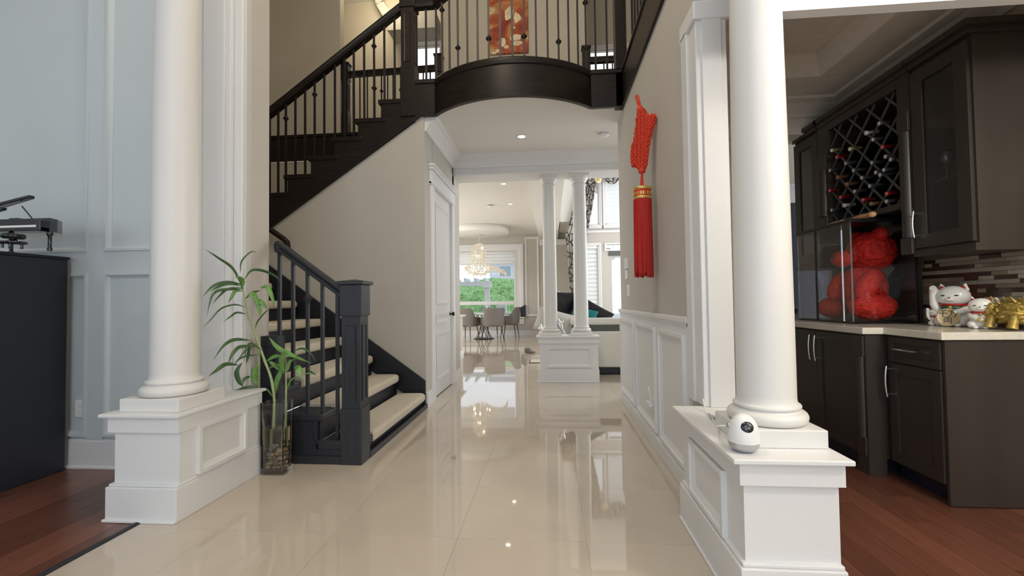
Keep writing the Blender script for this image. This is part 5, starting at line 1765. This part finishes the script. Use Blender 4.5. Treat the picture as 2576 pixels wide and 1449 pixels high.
# ================================================================== PET CAMERA ON THE PEDESTAL
pc = atz(1866, 1140, .567)
C0 = Vector((pc.x + .020, pc.y + .03, .567))
rc_ = thing('pet_camera', C0, 'small white egg shaped camera with a black lens on the pedestal corner', 'camera')
k = .056
MB().lathe([(0, 0), (.026, 0), (.040, .006), (.050, .018), (.0545, .036)], C0, 32).build('base_ring', 'satin', rc_)
prof = [(.0545, .036)]
for i in range(1, 15):
    a = PI / 2 * i / 14
    prof.append((.0545 * math.cos(a) ** .85 if i < 14 else 0, .048 + .086 * math.sin(a)))
prof.insert(1, (.0550, .048))
MB().lathe(prof, C0, 32).build('shell', 'plastic', rc_)
to = (CAM - (C0 + Vector((0, 0, .09)))).normalized()
ax_ = (to + Vector((.30, 0, .16))).normalized()
lc = C0 + Vector((0, 0, .078)) + ax_ * .040
MB().lathe([(.0, .014), (.010, .0135), (.018, .010), (.0225, .004), (.024, 0), (.024, -.012)], lc, 28, axis=ax_).build('lens', 'lens', rc_)
MB().lathe([(.024, -.002), (.027, .001), (.027, -.008)], lc, 28, axis=ax_).build('lens_ring', 'plastic', rc_)
sd_ = C0 + Vector((-.052, .01, .09))
MB().lathe([(0, .010), (.008, .009), (.010, 0)], sd_ + Vector((.006, 0, 0)), 14, axis=(-1, 0, 0)).build('side_button', 'satin', rc_)
cab = [C0 + Vector((-.048, .02, .085)), C0 + Vector((-.075, .05, .075)), C0 + Vector((-.045, .16, .045)), Vector((.70, 1.98, .572)), Vector((.735, 2.15, .572)), Vector((.755, 2.30, .572)), Vector((.76, 2.36, .62))]
MB().tube(cat_rom(cab, 36), .003, 6).build('cable', 'plastic', rc_)
cc = atz(1791, 1052, .567)
t = thing('cable_plug', (cc.x, cc.y, .567), 'small clear cable connector lying on the pedestal by the pilaster', 'plug')
MB().box(cc.x - .012, cc.y - .03, .567, cc.x + .012, cc.y + .01, .582, .004).tube([(cc.x, cc.y + .01, .575), (cc.x + .004, cc.y + .05, .574)], .005, 8).build('connector', 'satin', t)

# ================================================================== BLACK CABINET WITH TOY PIANO
KX = -3.36
kc = thing('black_cabinet', (-4.2, 2.2, 0), 'tall plain black cabinet against the panelled blue grey wall', 'cabinet')
KZ = 1.475
MB().box(-5.1, 1.55, 0, KX, 2.86, KZ - .02, .004).build('side_panel', 'blackcab', kc)
MB().box(-5.1, 1.54, KZ - .02, KX + .006, 2.87, KZ, .004).build('top', 'black', kc)
MB().box(-5.1, 2.86, .04, KX - .01, 2.882, KZ - .03).build('back_board', 'taupe', kc)
def kp_(X, Y, y): return aty(X / 6.586, 460 + Y / 6.586, y)
py = 2.60
tp = thing('toy_piano', (kp_(400, 900, py).x, py, KZ), 'black miniature grand piano with raised lid on the black cabinet', 'ornament')
a, b = kp_(-700, 0, py).x, kp_(805, 0, py - .11).x
z0 = KZ
zk = lambda Y: KZ + (kp_(700, 1095, py).z - 0) * 0 + (1095 - Y) / 6.586 / FPX * py * 1.14
bodyp = [(a, py - .10), (b, py - .10), (b - .02, py - .04), (b - .07, py + .03), (b - .16, py + .08), (b - .26, py + .06), (a, py + .06)]
MB().prism(bodyp, 'z', zk(800), zk(590)).build('case', 'blackgloss', tp)
MB().box(a, py - .15, zk(800), b, py - .10, zk(745), .003).build('key_bed', 'blackgloss', tp)
MB().box(a + .01, py - .148, zk(748), kp_(690, 0, py - .125).x, py - .103, zk(715)).build('keys', 'ivory', tp)
MB().box(b - .03, py - .152, zk(800), b, py - .095, zk(640), .003).build('cheek_block', 'blackgloss', tp)
for lx, ly in ((b - .022, py - .08), (a + .05, py - .08), (b - .42, py + .02)):
    MB().lathe([(.016, zk(800)), (.018, zk(840)), (.010, zk(870)), (.010, zk(1040)), (.014, zk(1060)), (.012, KZ)], (lx, ly, 0), 12).build('leg', 'blackgloss', tp)
l0, l1 = kp_(-300, 420, py), kp_(625, 205, py)
mb = MB()
th2 = Vector((0, 0, .020))
w0, w1 = Vector((0, .07, 0)), Vector((0, .035, 0))
A, Bp = Vector((l0.x, py - .05, zk(430))), Vector((l1.x, py - .05, zk(232)))
mb.add([A, Bp, Bp + w1, A + w0, A + th2, Bp + th2, Bp + w1 + th2, A + w0 + th2], [(0, 1, 2, 3), (4, 7, 6, 5), (0, 4, 5, 1), (1, 5, 6, 2), (2, 6, 7, 3), (3, 7, 4, 0)])
mb.build('lid', 'blackgloss', tp, bevel=.004)
f0, f1 = kp_(-300, 520, py), kp_(240, 400, py)
mb = MB()
A2, B2 = Vector((f0.x, py - .07, zk(530))), Vector((f1.x, py - .07, zk(412)))
t2 = Vector((0, 0, .014))
mb.add([A2, B2, B2 + Vector((0, .03, 0)), A2 + Vector((0, .03, 0)), A2 + t2, B2 + t2, B2 + Vector((0, .03, 0)) + t2, A2 + Vector((0, .03, 0)) + t2], [(0, 1, 2, 3), (4, 7, 6, 5), (0, 4, 5, 1), (1, 5, 6, 2), (2, 6, 7, 3), (3, 7, 4, 0)])
mb.build('lid_flap', 'blackgloss', tp)
MB().tube([Vector((kp_(370, 0, py).x, py, zk(330))), Vector((kp_(640, 0, py).x, py - .02, zk(590)))], .0035, 6).build('lid_prop', 'iron', tp)
MB().box(kp_(400, 0, py).x, py - .08, zk(592), kp_(545, 0, py).x, py - .03, zk(560), .004).build('music_desk', 'blackgloss', tp)
bx_, bz_ = kp_(170, 0, py - .26).x, KZ
tb_ = thing('toy_stool', (bx_, py - .24, KZ), 'small black round stool in front of the miniature piano', 'ornament')
yb_ = py - .24
MB().lathe([(0, KZ + .082), (.045, KZ + .082), (.052, KZ + .075), (.052, KZ + .060), (.044, KZ + .055), (0, KZ + .055)], (bx_, yb_, 0), 24).build('cushion', 'black', tb_)
MB().lathe([(.016, KZ + .055), (.016, KZ + .040), (.058, KZ + .038), (.060, KZ + .028), (.050, KZ + .024), (0, KZ + .024)], (bx_, yb_, 0), 24).build('seat_plate', 'blackgloss', tb_)
for i in range(5):
    q = 2 * PI * i / 5 + .3
    MB().lathe([(.008, KZ), (.006, KZ + .012), (.009, KZ + .025)], (bx_ + .042 * math.cos(q), yb_ + .042 * math.sin(q), 0), 8).build('leg', 'blackgloss', tb_)

# ================================================================== CEILING FITTINGS
def downlight(px, py, zc, r, label, power, grp='recessed ceiling lights'):
    p = atz(px, py, zc)
    t = thing('ceiling_light', (p.x, p.y, zc), label, 'light', grp)
    MB().lathe([(r * .72, .004), (r * .74, -.006), (r, -.008), (r * 1.02, -.003), (r * 1.02, 0)], p, 28).build('trim_ring', 'plastic', t)
    MB().lathe([(0, -.002), (r * .72, -.002), (r * .72, .004), (0, .004)], p, 24).build('lens', 'lampglow', t)
    d = bpy.data.lights.new('downlight', 'SPOT')
    d.energy = power
    d.spot_size = 2.2
    d.spot_blend = .8
    d.color = (1, .95, .86)
    d.shadow_soft_size = .06
    o = bpy.data.objects.new('downlight', d)
    o.location = (p.x, p.y, zc - .03)
    COL.objects.link(o)
downlight(1312, 343, ZC, .062, 'recessed ceiling light in the hall ceiling behind the bowed balcony', 14)
downlight(1267, 462, 3.3, .062, 'recessed ceiling light just past the hall beam, nearer of two', 14)
downlight(1284, 513, 3.3, .062, 'recessed ceiling light deeper in the dining ceiling, smaller of two', 14)
for px, py, zc, lb in ((1519, 336, ZC, 'white round smoke detector on the hall ceiling near the right wall'), (1233, 516, 3.3, 'white round smoke detector on the dining ceiling beside the far light')):
    p = atz(px, py, zc)
    t = thing('smoke_detector', (p.x, p.y, zc), lb, 'smoke detector')
    MB().lathe([(0, -.045), (.045, -.045), (.058, -.035), (.066, -.018), (.068, 0)], p, 28).build('housing', 'plastic', t)
    MB().lathe([(.0665, -.020), (.0690, -.016), (.0690, -.010), (.068, -.006)], p, 28).build('vent_ring', 'band' if zc > 3.2 else 'satin', t)
